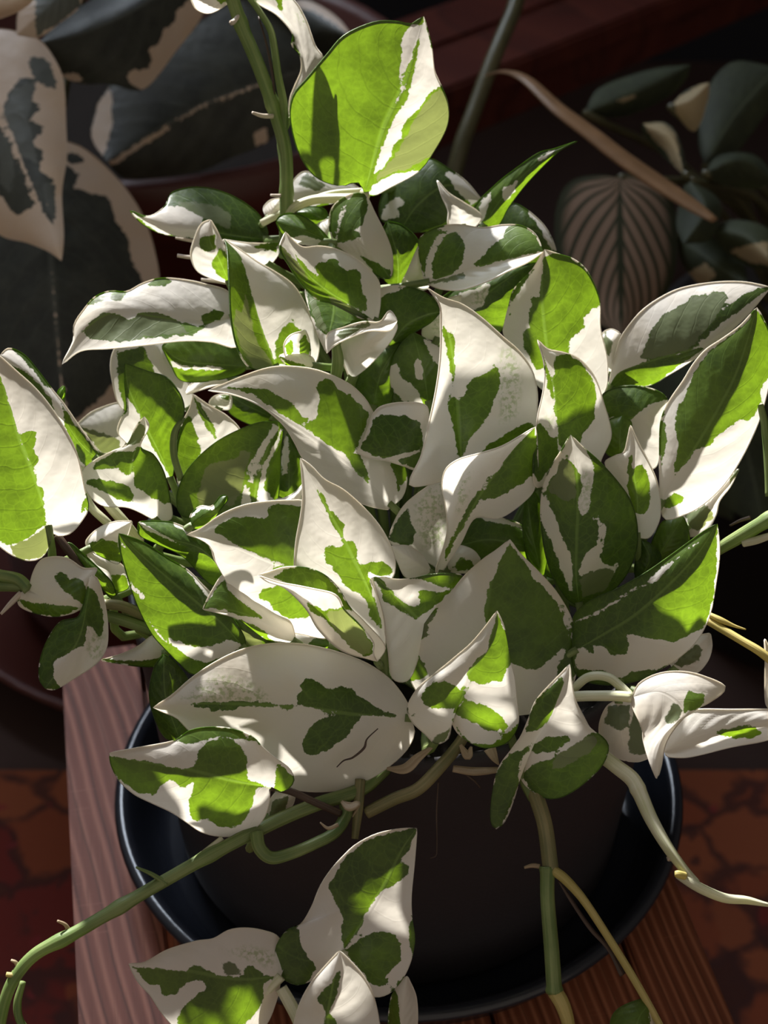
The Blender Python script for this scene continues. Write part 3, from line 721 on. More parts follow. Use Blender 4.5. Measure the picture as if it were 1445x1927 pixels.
pl(f('U2', 540,790,400,700,300,640,180,530,95,350), f('U2', 555,700,550,600,500,535,430,478,340,435,260,420,180,425,130,390), f('U2', 480,780,400,740,320,700,250,680,170,600,110,510,68,430), (46.4, 45), e=(0.9, -0.4),
   gl=[f('U2', 80,400,180,500,260,580,245,545,230,520,260,500,285,500,310,475,350,480,360,510,395,540,430,525,465,555,462,600,470,650,490,670,490,740,370,695,300,650,200,600,100,480)],
   gr=[f('U2', 70,420,180,530,300,640,545,790,400,755,300,710,180,630,60,500)], mr=[f('U2',300,660,420,715,500,775,420,755,330,710), f('U2',80,430,180,530,220,600,120,520)])
pl(f('U2', 330,640,330,740,310,840,295,940), f('U2', 200,620,215,740,250,840), f('U2', 480,760,540,800,480,792,400,815,330,850), (46.6, 45), e=(0.2, 0.6),
   g=[f('U2', 190,620,330,640,480,740,500,790,400,815,300,850,260,840,210,740)], m=[f('U2', 200,640,250,700,300,840,250,830)])
pl(f('U2', 640,785,540,812,420,842,295,942), f('U2', 600,735,550,788,470,790,380,815,300,850), f('U2', 600,830,500,832,400,868,330,905), (45, 44.6), e=(0.3, -0.2),
   m=[f('U2', 335,850,400,815,500,788,515,805,440,842,370,872)], pet=None)
pl(f('U2', 410,1070,470,930,630,780), f('U2', 370,960,380,880,500,840,600,800), f('U2', 500,1000,600,890,636,820), (46.5, 45.4))
pl(f('U2', 590,920,680,810,770,760,850,738), f('U2', 560,850,530,720,545,640,620,615,700,622,780,650,830,700), f('U2', 640,900,720,840,800,790), (47.2, 46.6), base='g',
   w=[f('U2', 520,635,600,605,690,615,590,655,540,690)])
pl(f('U2', 790,1190,770,1050,740,930,715,840), f('U2', 720,1190,640,1150,605,1070,620,970,660,895), f('U2', 820,1180,850,1050,850,930,790,880), (47, 46.6), base='g',
   w=[f('U2', 600,1010,640,980,650,1050,690,1090,740,1120,760,1190,660,1172,600,1090), f('U2', 765,870,860,915,848,1010,790,930), f('U2', 720,1000,740,960,765,1010,760,1080,730,1060)])
pl(f('U2', 520,1210,560,1040,650,890), f('U2', 450,1150,440,1090,500,970,580,910), f('U2', 600,1200,630,1050), (47.4, 47), base='g')
# --- left group
pl(f('A1', 935,765,860,600,780,450,700,270,680,125), f('A1', 800,700,690,560,640,500,655,430,688,370,678,230), f('A1', 950,640,935,520,990,430,1000,360,970,280,900,200,800,170), (47.5, 46.6), base='g', e=(0.5, -0.5),
   w=[f('A1', 690,310,740,370,775,480,830,580,925,750,850,710,760,580,640,560,630,460,690,390)])
pl(f('A1', 855,985,740,860,710,760,725,640,770,520,785,415), f('A1', 700,910,560,900,480,830,445,725,520,650,600,610,690,570,740,470), f('A1', 930,970,925,880,890,720,830,620,770,590,765,560,808,470), (46, 45.2), e=(0.5, 0.6),
   gl=[f('A1', 510,680,560,635,640,605,725,600,712,740,685,740,640,700,580,700,510,705), f('A1', 445,755,560,760,640,770,700,790,735,880,640,870,560,820,480,790)],
   gr=[f('A1', 745,580,800,585,860,640,910,740,935,900,870,880,780,830,730,790,720,640)], m=[f('A1', 685,570,760,440,790,480,760,560)])
pl(f('A1', 700,520,560,490,415,460), f('A1', 690,380,640,340,500,390), f('A1', 650,600,550,610,480,520), (50, 49.5), m=[f('A1', 430,470,560,500,650,540,650,600,550,615)])
pl(f('A1', 1230,700,1150,480,1090,370,1050,295), f('A1', 1000,800,960,700,965,560,1000,430,1030,370), f('A1', 1330,650,1310,500,1230,410,1130,350), (48, 47.2),
   g=[f('A1', 1030,390,1060,480,1095,600,1000,790,950,690,955,540,1005,430), f('A1', 1050,295,1090,355,1150,440,1190,540,1160,545,1100,430,1060,350)])
pl(f('A2', 360,520,400,330,450,180,500,40), f('A2', 200,560,0,560,-50,480,-20,350,60,240,180,140,320,70,420,40), f('A2', 480,500,510,350,515,200,525,80), (47, 46.8), base='g', e=(0.3, 0.8),
   w=[f('A2', 480,55,505,70,430,200,380,270,345,400,350,490,300,500,310,400,340,280,400,180), f('A2', 520,80,500,170,440,290,420,400,475,470,385,485,390,400,430,250,490,140)],
   m=[f('A2', 60,450,90,330,130,270,260,240,330,190,350,210,320,320,300,420,260,500,80,500)])
pl(f('A2', 560,470,560,300,555,100), f('A2', 490,420,500,280,530,160), f('A2', 640,430,650,300,590,180), (47.8, 47.6), base='g', w=[f('A2', 545,110,562,170,548,330,522,330,518,220)])
pl(f('A2', 640,455,580,475,485,465), f('A2', 650,370,600,420,540,455), f('A2', 620,480,540,485), (46.4, 46.2))
pl(f('A1', 268,1030,240,920,180,720,110,540,60,370,0,190,-80,60), f('A1', 275,1090,240,1170,170,1198,90,1180,0,1120,-120,1000,-220,800,-240,560,-200,330,-130,150),
   f('A1', 310,1062,380,1050,440,985,480,905,455,800,440,720,410,600,350,480,280,370,190,260,90,170,0,90,-60,50), (43.6, 42.4), e=(0.7, 0.8),
   gl=[f('A1', -60,80,0,190,60,370,110,540,180,720,240,920,255,1000,150,1080,60,1120,0,1100,-120,1000,-260,700,-240,300)],
   gr=[f('A1', 105,520,150,490,195,500,180,590,210,640,190,690,200,790,240,810,230,880,245,950,200,800,150,640), f('A1', 435,930,450,860,468,800,495,900,440,975)],
   ml=[f('A1', 260,1000,150,1085,60,1120,20,1110,90,1190,170,1200,250,1170,280,1090)])
pl(f('A1', 530,650,420,540,330,400,180,210,0,80), f('A1', 540,620,440,480,350,350,280,265,200,160,130,80,50,45), f('A1', 440,680,370,520,290,420,180,280,80,170), (46, 44.8), e=(0.5, 0.2),
   g=[f('A1', 65,145,110,150,200,230,280,320,300,390,240,340,150,240), f('A1', 60,40,130,70,205,155,290,265,240,240,150,130), f('A1', 335,345,420,470,545,625,470,690,390,600,350,460)])
pl(f('A1', 335,335,330,290,348,250), f('A1', 315,310,320,275), f('A1', 350,310,352,280), (46.5, 46.2), base='g')
pl(f('A5', 160,320,300,390,445,415), f('A5', 180,230,220,160,290,140,370,150,450,200,528,205,480,280,462,360), f('A5', 110,340,105,400,180,440,290,462,390,445), (42.6, 42), e=(0.7, 0.6),
   gl=[f('A5', 290,240,330,220,380,260,440,260,470,300,460,410,380,340,320,290)], gr=[f('A5', 95,370,180,390,300,400,450,415,300,470,180,450)],
   pet=tri('A5', 100,262,43, 0,240,43.4, -160,215,44.5), petr=0.0030)
pl(f('A5', 495,235,470,400,420,600,245,855), f('A5', 430,460,330,490,260,590,220,700,215,800), f('A5', 530,260,570,400,585,530,575,640,520,720,400,800,300,858), (42.2, 41.4), e=(0.5, 0.7),
   g=[f('A5', 460,290,520,330,555,430,565,540,540,580,500,520,470,500,460,620,410,640,300,700,290,780,330,860,230,860,205,780,230,620,330,480,440,440)],
   s=[f('A5', 480,540,580,560,560,700,480,700)], pet=None)
pl(f('A5', 1330,640,1220,510,1080,390,900,240,760,120,645,10), f('A5', 1250,700,1150,740,1050,775,980,720,900,640,830,560,770,450,720,330,680,200,650,90),
   f('A5', 1330,580,1270,480,1180,370,1100,290,1020,210,920,150,780,60), (44, 42.8), base='g', e=(0.6, 0.5),
   w=[f('A5', 648,40,690,80,690,105,660,75), f('A5', 690,240,740,310,790,350,780,370,720,320), f('A5', 930,100,1010,150,1060,220,1130,290,1180,310,1140,365,1080,290,1010,210,950,160),
      f('A5', 810,480,880,560,960,590,1060,630,1150,630,1250,590,1320,620,1200,690,1120,710,1040,690,930,620,870,590)])
pl(f('A1', 1230,1290,1100,1140,930,1080,750,990), f('A1', 1180,1180,1080,1070,960,1000,840,985), f('A1', 1150,1330,1000,1180,860,1110,760,1060), (44.8, 44), base='g',
   w=[f('A1', 750,985,900,1065,1000,1125,900,1075,800,1030), f('A1', 930,990,1050,1000,1110,1080,1000,1040)])
pl(f('A1', 480,1140,580,1070,720,985), f('A1', 470,1090,530,1030,620,990), f('A1', 580,1190,650,1210,690,1080), (45, 44.6), g=[f('A1', 470,1110,560,1080,640,1100,660,1210,560,1190)])
pl(f('A1', 1030,1020,1100,960,1180,910,1232,845), f('A1', 1040,950,1090,905,1150,905,1200,850), f('A1', 1100,1025,1160,980,1190,930,1235,870), (44.2, 43.6), base='g', w=[f('A1', 1030,960,1090,895,1160,895,1180,930,1090,918,1050,960)])
pl(f('A5', 620,340,590,200,460,90), f('A5', 700,300,670,190,560,130), f('A5', 560,300,500,180), (45.6, 45.2), g=[f('A5', 600,240,690,230,720,380,620,330)])
pl(f('A5', 640,370,520,230,360,60), f('A5', 600,270,480,150,390,70), f('A5', 590,350,480,210), (44.9, 44.2), base='g', e=(.2,.2))
pl(f('A5', 900,660,750,700,550,700), f('A5', 890,610,830,570,760,620,680,660), f('A5', 880,725,760,732,640,715), (44.6, 44), g=[f('A5', 560,695,700,700,880,690,890,730,750,740,640,720)])
pl(f('A5', 980,1140,900,900,890,665), f('A5', 900,1120,840,1010,812,880,840,740), f('A5', 1060,1080,1040,850,960,720), (44.2, 43.8), base='g')
pl(f('A2', 600,1240,420,1130,260,1070,90,1058), f('A2', 560,1120,400,1000,300,930,210,870,140,960), f('A2', 500,1255,400,1200,280,1110,180,1078), (44, 43),
   g=[f('A2', 90,1060,140,970,210,890,230,960,330,1040,420,1110,300,1095,200,1062), f('A2', 280,1110,420,1170,490,1250,440,1240,340,1160)])
pl(f('A2', 800,1260,500,1220,230,1100), f('A2', 700,1160,400,1080), f('A2', 700,1300,460,1320,280,1220), (44.6, 44), base='g', w=[f('A2', 300,1120,520,1160,700,1210,640,1270,480,1200)], m=[f('A2',250,1150,400,1200,420,1300,300,1240)])
# --- front centre
pl(f('A3', 720,1640,660,1400,615,1150,640,930,690,790,750,678), f('A3', 500,1600,300,1560,205,1430,185,1300,210,1200,260,1105,340,1050,420,980,500,880,600,790,680,735),
   f('A3', 900,1620,1040,1560,1100,1440,1125,1290,1100,1160,1060,1060,990,950,900,850,800,750), (44, 43), e=(1.0, 1.0),
   g=[f('A3', 750,705,790,760,830,800,865,850,870,890,920,930,970,980,1030,1080,1060,1180,1050,1260,1000,1310,940,1350,920,1390,850,1385,760,1350,700,1250,620,1150,610,1070,640,930,690,800),
      f('A3', 1040,1040,1090,1120,1135,1260,1115,1400,1080,1470,1000,1430,1020,1340,1060,1290,1065,1200), f('A3', 365,1040,340,1100,300,1150,310,1200,260,1225,230,1280,290,1360,310,1420,210,1450,180,1380,180,1280,220,1160,290,1080)],
   m=[f('A3', 345,1085,300,1150,310,1195,260,1220,240,1180,290,1100)])
pl(f('A7', 430,480,490,380,520,250,600,150,650,40,680,-90), f('A7', 425,560,405,615,345,632,290,580,225,520,195,460,205,400,260,320,340,255,430,180,530,95,600,15,650,-50),
   f('A7', 440,530,470,580,560,640,640,655,740,620,795,520,785,380,775,280,755,195,735,80,715,-10), (42.4, 41.4), e=(0.7, 0.7),
   g=[f('A7', 680,-90,705,-20,735,60,760,190,720,240,720,300,660,300,600,310,540,300,515,260,560,180,620,140,640,60,660,-20),
      f('A7', 265,400,275,350,330,300,400,290,460,320,490,350,470,430,430,450,400,440,330,445,280,430), f('A7', 470,430,520,405,600,420,660,450,720,500,725,540,690,570,640,560,570,530,500,490,440,465),
      f('A7', 425,475,480,380,510,290,535,300,500,395,450,475), f('A7', 440,510,500,600,560,625,640,640,740,570,800,510,790,610,700,665,600,665,490,615)],
   m=[f('A7', 325,610,420,550,410,620,345,640), f('A7', 190,430,240,470,235,505,195,485)])
pl(f('A7', 805,730,860,650,950,520,1030,340,1075,200), f('A7', 795,840,760,960,715,1065,670,1095,645,1040,655,900,690,760,760,660,810,590,850,500,890,400,960,320,1030,250),
   f('A7', 815,830,870,890,950,930,1040,920,1150,850,1250,750,1285,650,1240,590,1190,560,1150,490,1105,400,1085,300), (41.8, 41), e=(0.6, 0.8),
   gl=[f('A7', 830,578,855,480,890,400,960,330,1030,258,1055,320,1020,380,980,480,950,530,900,560), f('A7', 680,760,760,680,830,660,880,630,800,740,800,850,750,980,700,1090,640,1090,635,980,660,850)],
   gr=[f('A7', 870,760,900,740,960,720,1040,690,1120,640,1200,570,1260,580,1295,650,1260,750,1150,860,1040,930,950,940,860,890,805,800,850,770), f('A7', 850,690,880,640,950,600,1050,585,1090,590,1060,630,980,680)],
   mr=[f('A7', 1010,690,1120,630,1210,580,1225,640,1120,720,1040,760,960,770)], pet=tri('A7', 830,830,42.2, 880,930,42.4), petr=.003)
pl(f('A2', 880,1000,700,890,480,805,330,745,200,690,100,650,0,655), f('A2', 900,850,850,650,740,520,640,470,560,468,450,473,330,490,230,525,150,570,80,620),
   f('A2', 880,1150,760,1215,640,1195,520,1170,420,1120,330,1060,260,980,205,880,155,790,130,715,60,670), (44.4, 42.6), e=(0.9, 0.7),
   g=[f('A2', 150,640,170,600,260,560,340,555,440,570,450,550,440,500,540,495,660,500,660,840,560,822,480,802,380,755,300,722,220,675),
      f('A2', 460,850,500,815,640,840,640,900,520,900,470,870), f('A2', 390,970,430,940,490,950,480,920,540,930,600,1000,680,1020,690,1100,620,1110,560,1110,500,1080,460,1060,470,1030,400,1000)])
pl(f('A2', 1075,1300,1060,1140,1000,960,920,800,850,660,760,500,690,370,620,235), f('A2', 1040,1340,960,1310,850,1250,700,1100,600,900,590,820,600,680,625,540,635,430,630,330),
   f('A2', 1085,1200,1060,1050,1010,900,990,855,1050,870,1120,890,1135,790,1100,690,1040,590,950,490,850,405,750,350,680,280), (43.4, 42), e=(0.5, 0.5),
   g=[f('A2', 705,400,750,440,790,520,830,570,860,600,850,660,870,690,910,685,930,740,930,810,985,830,1005,950,1055,1100,1065,1160,1010,1115,985,1080,1000,1050,960,980,900,960,850,920,850,890,800,850,790,820,755,810,760,715,850,715,840,660,780,560,740,480)],
   gr=[f('A2', 960,830,1000,808,1070,798,1120,835,1140,890,1050,880,985,850)])
pl(f('A2', 1040,1345,850,1290,720,1175,650,1060,540,950,440,912,390,875), f('A2', 1080,1260,960,1120,890,1050,830,950,760,880,680,842,600,830,520,835,450,858),
   f('A2', 1020,1300,1020,1240,950,1150,860,1060,830,1000,790,970,700,950,600,930,500,912), (42.2, 41.4), e=(0.4, -1.2), pet=tri('A2', 1062,1375,43.8, 1090,1420,46.5),
   gl=[f('A2', 480,885,560,840,640,832,720,852,800,912,860,995,910,1075,840,1050,800,990,700,960,600,935)],
   gr=[f('A2', 650,1020,700,1040,750,1070,760,1060,830,1050,870,1050,950,1150,1020,1250,1010,1300,970,1320,900,1270,820,1180,740,1110,680,1070)],
   mr=[f('A2', 760,1070,830,1060,865,1060,945,1150,1010,1250,1000,1295,960,1310,900,1265,820,1175,770,1120)])
pl(f('A3', 330,1180,220,1080,120,980,50,910,-5,865), f('A3', 400,1050,430,960,490,880,400,865,300,872,220,890,120,895), f('A3', 260,1300,200,1440,110,1430,85,1280,60,1120,25,980), (44, 43), e=(0.4, 0.4),
   g=[f('A3', 0,870,60,900,120,980,200,1040,260,1095,230,1115,150,1060,70,1020,40,950), f('A3', 200,893,300,865,400,858,500,878,440,945,380,945,340,930,300,905),
      f('A3', 245,970,290,950,340,965,430,955,370,1020,290,1080,240,1105,200,1080,220,1045,255,1035)])
pl(f('A6', 1400,412,1200,400,1000,375,800,355,500,345,300,355,235,365), f('A6', 1390,350,1320,250,1230,180,1120,130,1000,95,880,76,740,80,620,110,500,170,400,240,320,310),
   f('A6', 1420,470,1395,540,1330,610,1230,680,1120,728,1000,745,880,735,780,690,680,620,560,560,450,500,390,460,345,412,290,388), (43.2, 42), e=(0.8, 1.0),
   g=[f('A6', 880,320,910,290,900,250,940,220,980,250,1040,290,1080,265,1130,275,1170,310,1230,350,1290,380,1350,400,1360,412,1200,404,1080,388,960,368,890,350),
      f('A6', 900,550,930,490,960,440,1020,410,1100,398,1180,410,1140,450,1110,500,1040,550,970,580,920,570), f('A6', 410,350,520,342,680,340,860,350,900,370,820,382,720,358,640,352,600,378,540,370,500,388,480,366,420,362)],
   s=[f('A6', 330,335,460,230,560,190,680,260,750,300,780,345,500,345)])
crk = plant.children[-1]
pl(f('A6', 765,725,600,695,420,650,250,620,130,600,38,570), f('A6', 800,748,850,730,872,690,850,640,790,595,730,545,680,495,580,460,480,455,400,470,330,515,150,550),
   f('A6', 762,790,740,860,690,915,600,945,520,945,450,925,390,885,320,838,240,800,150,755,80,690,45,620), (41.4, 40.6), e=(0.5, 0.7),
   g=[f('A6', 35,585,130,598,220,608,300,630,420,645,440,560,480,520,540,505,620,530,665,580,665,690,770,725,705,735,690,800,650,880,600,910,520,900,480,860,430,880,400,850,400,790,430,700,370,730,320,690,270,720,240,760,170,750,95,700,40,640),
      f('A6', 320,515,400,465,480,448,600,458,700,505,755,560,700,530,640,505,540,495,480,510,400,535), f('A6', 800,598,885,690,855,745,785,745,790,660)],
   pet=tri('A6', 860,745,41.8, 960,790,42, 1085,845,42.4), petr=0.0018, petmat=BROWN)
pl(f('A6', 755,870,800,800,880,745), f('A6', 765,790,810,740), f('A6', 820,860,870,800), (43, 42.8), m=[f('A6', 760,860,780,790,850,760,840,830)])
pl(f('B3', 1000,625,1100,480,1200,310,1270,170,1335,75), f('B3', 940,690,880,750,800,785,730,755,695,690,700,610,745,540,810,510,860,430,900,335,950,260,1000,205,1060,150,1150,103,1250,80),
   f('B3', 1040,720,1080,790,1140,838,1220,815,1290,720,1325,590,1312,470,1310,380,1322,250,1330,150), (41, 40.3), e=(0.7, 0.7),
   g=[f('B3', 1335,78,1300,180,1250,235,1300,240,1295,280,1240,330,1180,360,1120,430,1080,530,1005,630,990,570,1000,480,960,400,935,340,970,270,1030,190,1100,130,1220,95),
      f('B3', 1005,635,1080,570,1150,545,1230,550,1260,600,1260,680,1210,730,1180,790,1120,780,1080,720), f('B3', 690,620,745,530,805,510,800,580,830,640,880,710,820,795,740,770,685,690),
      f('B3', 1310,470,1340,580,1310,670,1300,560), f('B3', 1190,795,1295,735,1220,830)], pet=tri('B3', 960,800,41.2, 900,1000,41.2, 830,1200,41), petr=0.003, petmat=PALE)
pl(f('B3', 960,1150,930,950,950,800,985,630), f('B3', 850,1130,770,1050,780,960,810,860,860,770,920,700), f('B3', 1080,1130,1165,1040,1160,940,1135,830,1095,750,1045,690), (40, 39.4), e=(0.6, 0.6),
   g=[f('B3', 885,850,920,800,950,770,970,730,990,720,985,800,960,860,940,910,975,950,980,1010,930,1040,910,960,930,910)], pet=tri('B3', 940,1210,40.3, 850,1230,40.8), petr=0.003, petmat=PALE)
pl(f('B3', 720,745,560,760,430,745,300,720,140,710,28,690), f('B3', 735,650,705,570,640,542,560,530,480,540,410,578,330,590,200,630,100,685), f('B3', 700,850,640,980,500,1080,340,1060,230,970,170,900,125,830,70,770), (41, 40.4), e=(0.6, 0.6),
   g=[f('B3', 35,698,140,708,300,725,310,700,350,705,430,745,540,745,560,705,590,690,640,740,730,745,640,780,640,860,580,940,480,1020,300,1000,250,960,280,880,380,800,400,790,340,760,280,780,240,830,180,835,170,790,120,780)],
   s=[f('B3', 430,630,600,590,700,640,700,740,560,690)], m=[f('B3', 450,690,490,680,540,720,540,745,460,740)],
   pet=tri('B3', 680,785,41, 625,860,41, 618,960,41.2, 640,1080,41.4), petr=0.0026, petmat=PALE)
pl(f('B3', 1270,1100,1270,900,1290,745), f('B3', 1210,1000,1218,850,1250,790), f('B3', 1330,1000,1332,850), (42, 41.6), gl=[f('B3', 1200,980,1215,850,1240,800,1255,900,1262,1000)], pet=None)
# --- front right
pl(f('B1', 520,405,700,368,830,440,850,530,720,700,690,960), f('B1', 570,310,700,245,850,230,1000,260,1155,340,1040,440,900,515,760,690,715,880), f('B1', 530,480,590,610,600,700,640,840), (41.8, 40.6), e=(0.7, 0.3),
   g=[f('B1', 875,510,880,430,900,360,950,375,1015,375,1018,430,960,490)], m=[f('B1', 740,550,770,520,800,440,850,480,860,510,800,595,760,580)],
   pet=tri('B1', 400,395,42, 130,400,42.6, 20,430,43.5), petr=0.0026, petmat=PALE)
pl(f('B1', 740,775,900,690,1050,640,1250,595,1445,560,1700,520), f('B1', 760,640,850,550,950,492,1200,490,1450,488,1620,490), f('B1', 760,805,880,812,1000,790,1200,740,1450,690,1620,600), (42, 41.5), e=(0.4, 0.8),
   gr=[f('B1', 1085,648,1150,625,1300,595,1350,598,1400,650,1330,688,1220,683)], pet=None)
pl(f('B1', 430,420,440,620,480,838), f('B1', 350,470,300,590,315,710,390,800), f('B1', 560,430,620,600,660,780,580,838), (43.4, 43), m=[f('B1', 330,580,360,465,510,460,500,600,440,640,370,600), f('B1', 500,610,540,480,600,640,620,800,500,780)])
pl(f('A4', 1470,1330,1445,1150,1427,930), f('A4', 1435,1280,1430,1150,1432,1040), f('A4', 1500,1250,1480,1050), (43.5, 43), pet=None)

# --- vines, roots, sheaths
def vine(name, pts, rad, mat, **k):
    sc = k.pop('sc', 0.66)
    rad = [x * sc for x in rad]
    k['bumps'] = [(a, b_ * sc) for a, b_ in k.get('bumps', ())]
    return tube(name, pts, rad, mat, plant, 12, k.pop('n', 60), **k)
vine('vine', pts3('T2', 90,-60,48.8, 130,60,48.8, 165,160,48.9, 250,360,49, 340,610,49.2, 395,820,49.4, 402,1060,49.6, 400,1180,49.8, 395,1400,50.5), [.0034]*9, STEM, sc=0.84, bumps=((.13,.0006),(.44,.0006),(.76,.0005)))
vine('petiole', pts3('T2', 195,-20,48.7, 260,70,48.7, 320,180,48.8, 355,400,48.9, 390,600,49.1, 385,780,49.4), [.0019,.002,.0022,.0024,.0026,.002], STEM)
vine('sheath', pts3('T2', 250,90,48.9, 290,230,48.9, 325,400,48.9, 340,560,49), [.0004,.0007,.0009,.0005], BROWN, n=20)
vine('aerial_root', pts3('T2', 330,632,49, 270,630,48.8, 215,612,48.6), [.0015,.0014,.0009], ROOT, n=16)
vine('aerial_root', pts3('T2', 150,75,48.7, 115,118,48.4, 100,125,48.3), [.0012,.0016,.0016], ROOT, n=14)
vine('aerial_root', pts3('T2', 370,1065,49.3, 315,1062,49.2), [.0012,.0008], ROOT, n=8)
vine('aerial_root', pts3('U1', 800,445,50, 740,445,50, 675,436,50), [.0014,.0013,.0012], ROOT, n=12)
vine('aerial_root', pts3('U1', 960,585,49.8, 880,575,49.8, 805,567,49.8), [.0014,.0013,.0012], ROOT, n=12)
vine('aerial_root', pts3('U1', 800,365,51, 730,352,51, 665,340,51), [.0012,.0011,.0008], ROOT, n=12)
# long trailing vine to the lower left
vine('vine', pts3('A6', 1290,640,44.2, 1180,735,43.4, 1000,795,42.6, 860,850,42.2, 720,915,41.8, 500,1030,41.2, 270,1160,40.8, 30,1300,40.4, -132,1394,40.2, -291,1478,40.1, -383,1578,40.1, -433,1686,40.2, -470,1860,40.5), [.0040,.0040,.0040,.0040,.0040,.0037,.0036,.0036,.0036,.0035,.0034,.0032], STEM, n=110, bumps=((.42,.0007),(.62,.0008),(.75,.0007)))
vine('vine', pts3('X', -5,1945,40.5, 10,2040,40.6, 90,2110,40.8, 250,2125,41, 430,2070,41.1, 540,2020,41.1, 600,2045,41.2, 660,2110,41.4), [.0032]*7 + [.002], STEM, n=50)
vine('node_spur', pts3('A6', 300,1165,40.7, 230,1120,40.6, 158,1088,40.5), [.0016,.0012,.0006], STEM, n=14)
vine('petiole', pts3('A6', 385,1090,41, 470,1020,41.2, 550,955,41.4), [.0014,.0016,.0014], PALE, n=16)
vine('node_spur', pts3('B2', 380,950,40.3, 355,905,40.2, 312,884,40.1), [.0016,.0010,.0007], SHEATH, n=14)
vine('node_spur', pts3('B2', 100,1140,40.2, 85,1110,40.1, 60,1098,40.1), [.0012,.0010,.0007], SHEATH, n=12)
vine('node_spur', pts3('B2', 110,1180,40.1, 70,1180,40, 35,1175,40), [.0016,.0015,.0013], YELST, n=12)
vine('petiole', pts3('B2', 125,1215,40.4, 95,1330,40.4, 110,1430,40.4, 180,1520,40.5), [.0016,.0022,.0022,.002], STEM, n=24)
# looping runner beside it
vine('vine', pts3('A6', 1105,800,43, 1110,850,42.6, 1060,930,42, 960,985,41.6, 850,1030,41.3, 770,1045,41.2, 718,1000,41.2, 705,930,41.4), [.0036,.0036,.0034,.0033,.0034,.0036,.0038,.0038], STEM, n=60)
vine('aerial_root', pts3('A6', 1075,895,41.5, 1030,912,41.4, 992,885,41.4), [.0012,.0010,.0004], SHEATH, n=12)
vine('sheath', pts3('A6', 1090,790,42.2, 1130,815,42, 1170,800,42, 1140,860,42.1), [.001,.0035,.0022,.0006], SHEATH, n=20, flat=.4)
vine('vine', pts3('A7', -30,1010,43.2, 120,935,43, 250,880,42.8, 370,760,43, 470,640,43.6, 540,520,44.5), [.0036,.0037,.0038,.0037,.0034,.003], OLDST, n=50)
vine('vine', pts3('A6', 1175,690,43.3, 1165,820,43, 1150,960,42.8), [.003,.003,.002], OLDST, n=20)
vine('sheath', pts3('A7', 330,650,43.2, 250,710,43, 180,770,42.9, 80,770,43), [.001,.003,.0035,.001], SHEATH, n=24, flat=.4)
vine('sheath', pts3('A7', 440,770,43, 560,785,42.9, 700,775,43), [.0025,.003,.002], SHEATH, n=24, flat=.5)
vine('sheath', pts3('A7', 480,640,43.1, 520,700,43, 540,650,43.1), [.001,.003,.0008], SHEATH, n=20, flat=.5)
vine('sheath', pts3('A7', 640,660,43, 665,710,42.9, 690,750,42.9), [.004,.0025,.0004], SHEATH, n=16, flat=.3)
vine('aerial_root', pts3('A7', 360,840,43, 352,1000,43, 350,1240,43.2, 315,1258,43.2), [.0004]*4, BROWN, n=30)
vine('aerial_root', pts3('A7', 510,800,43, 560,840,43, 590,875,43.1), [.0006,.0006,.0004], BROWN, n=12)
# stem hanging down the front of the pot
vine('vine', pts3('A7', 850,800,42.6, 895,930,42.2, 940,1080,41.8, 972,1320,41.4), [.0040,.0045,.0045,.0046], OLDST, n=40)
vine('vine', pts3('B4', 345,540,41.4, 345,700,41.2, 365,950,41, 380,1170,40.9), [.0042,.0040,.0042,.0044], STEM, n=40, bumps=((.02,.0006),(.98,.0008)))
vine('vine', pts3('B4', 380,1160,40.9, 420,1230,40.8, 450,1330,40.8, 470,1500,40.9), [.0044,.0042,.0036,.0034], YELST, n=30)
vine('petiole', pts3('B4', 370,555,41.3, 430,600,41.2, 520,700,41, 640,880,40.8, 770,1090,40.6, 900,1320,40.5, 960,1450,40.5), [.0028,.0028,.0024,.0022,.0022,.0020,.0018], YELST, n=60)
vine('sheath', pts3('B4', 400,610,41.3, 470,720,41.2, 560,850,41.1, 650,950,41, 720,1080,40.9), [.0006,.0012,.0014,.0014,.0022], BROWN, n=30, flat=.5)
vine('aerial_root', pts3('B4', 310,540,41.6, 270,535,41.7, 230,545,41.8), [.0014,.0013,.0008], SHEATH, n=12)
pl(f('B4', 860,1220,800,1300,760,1500), f('B4', 810,1205,700,1250,660,1320,680,1450), f('B4', 870,1300,900,1420), (40.6, 40.2), base='g', w=[f('B4',850,1210,900,1320,900,1450,860,1450)], pet=None)
# pale shoot to the lower right
vine('vine', pts3('B1', 300,790,42.6, 420,880,42.2, 520,960,41.9, 570,1050,41.7, 650,1230,41.3, 760,1420,40.9, 870,1570,40.7, 960,1670,40.6), [.0040,.0042,.0044,.0043,.0038,.0032,.0026,.0022], PALE, n=70, bumps=((.33,.0004),))
vine('vine', pts3('B1', 830,1610,40.7, 900,1650,40.6, 1000,1710,40.5, 1150,1770,40.4, 1300,1785,40.4, 1445,1815,40.4, 1600,1830,40.5), [.0022,.0029,.0028,.0026,.0022,.0012,.0008], PALE, n=50)
vine('node_spur', pts3('B1', 880,1620,40.5, 835,1608,40.4, 812,1606,40.4), [.0022,.0022,.0016], YELST, n=12)
vine('aerial_root', pts3('B1', 770,1490,40.9, 778,1512,40.8), [.0014,.0014], ROOT, n=6)
vine('petiole', pts3('B1', 110,365,43, 200,280,42.6, 280,258,42.4, 370,275,42.3, 440,330,42.2, 510,390,42), [.0024,.0026,.0026,.0026,.0026,.0022], PALE, n=40)
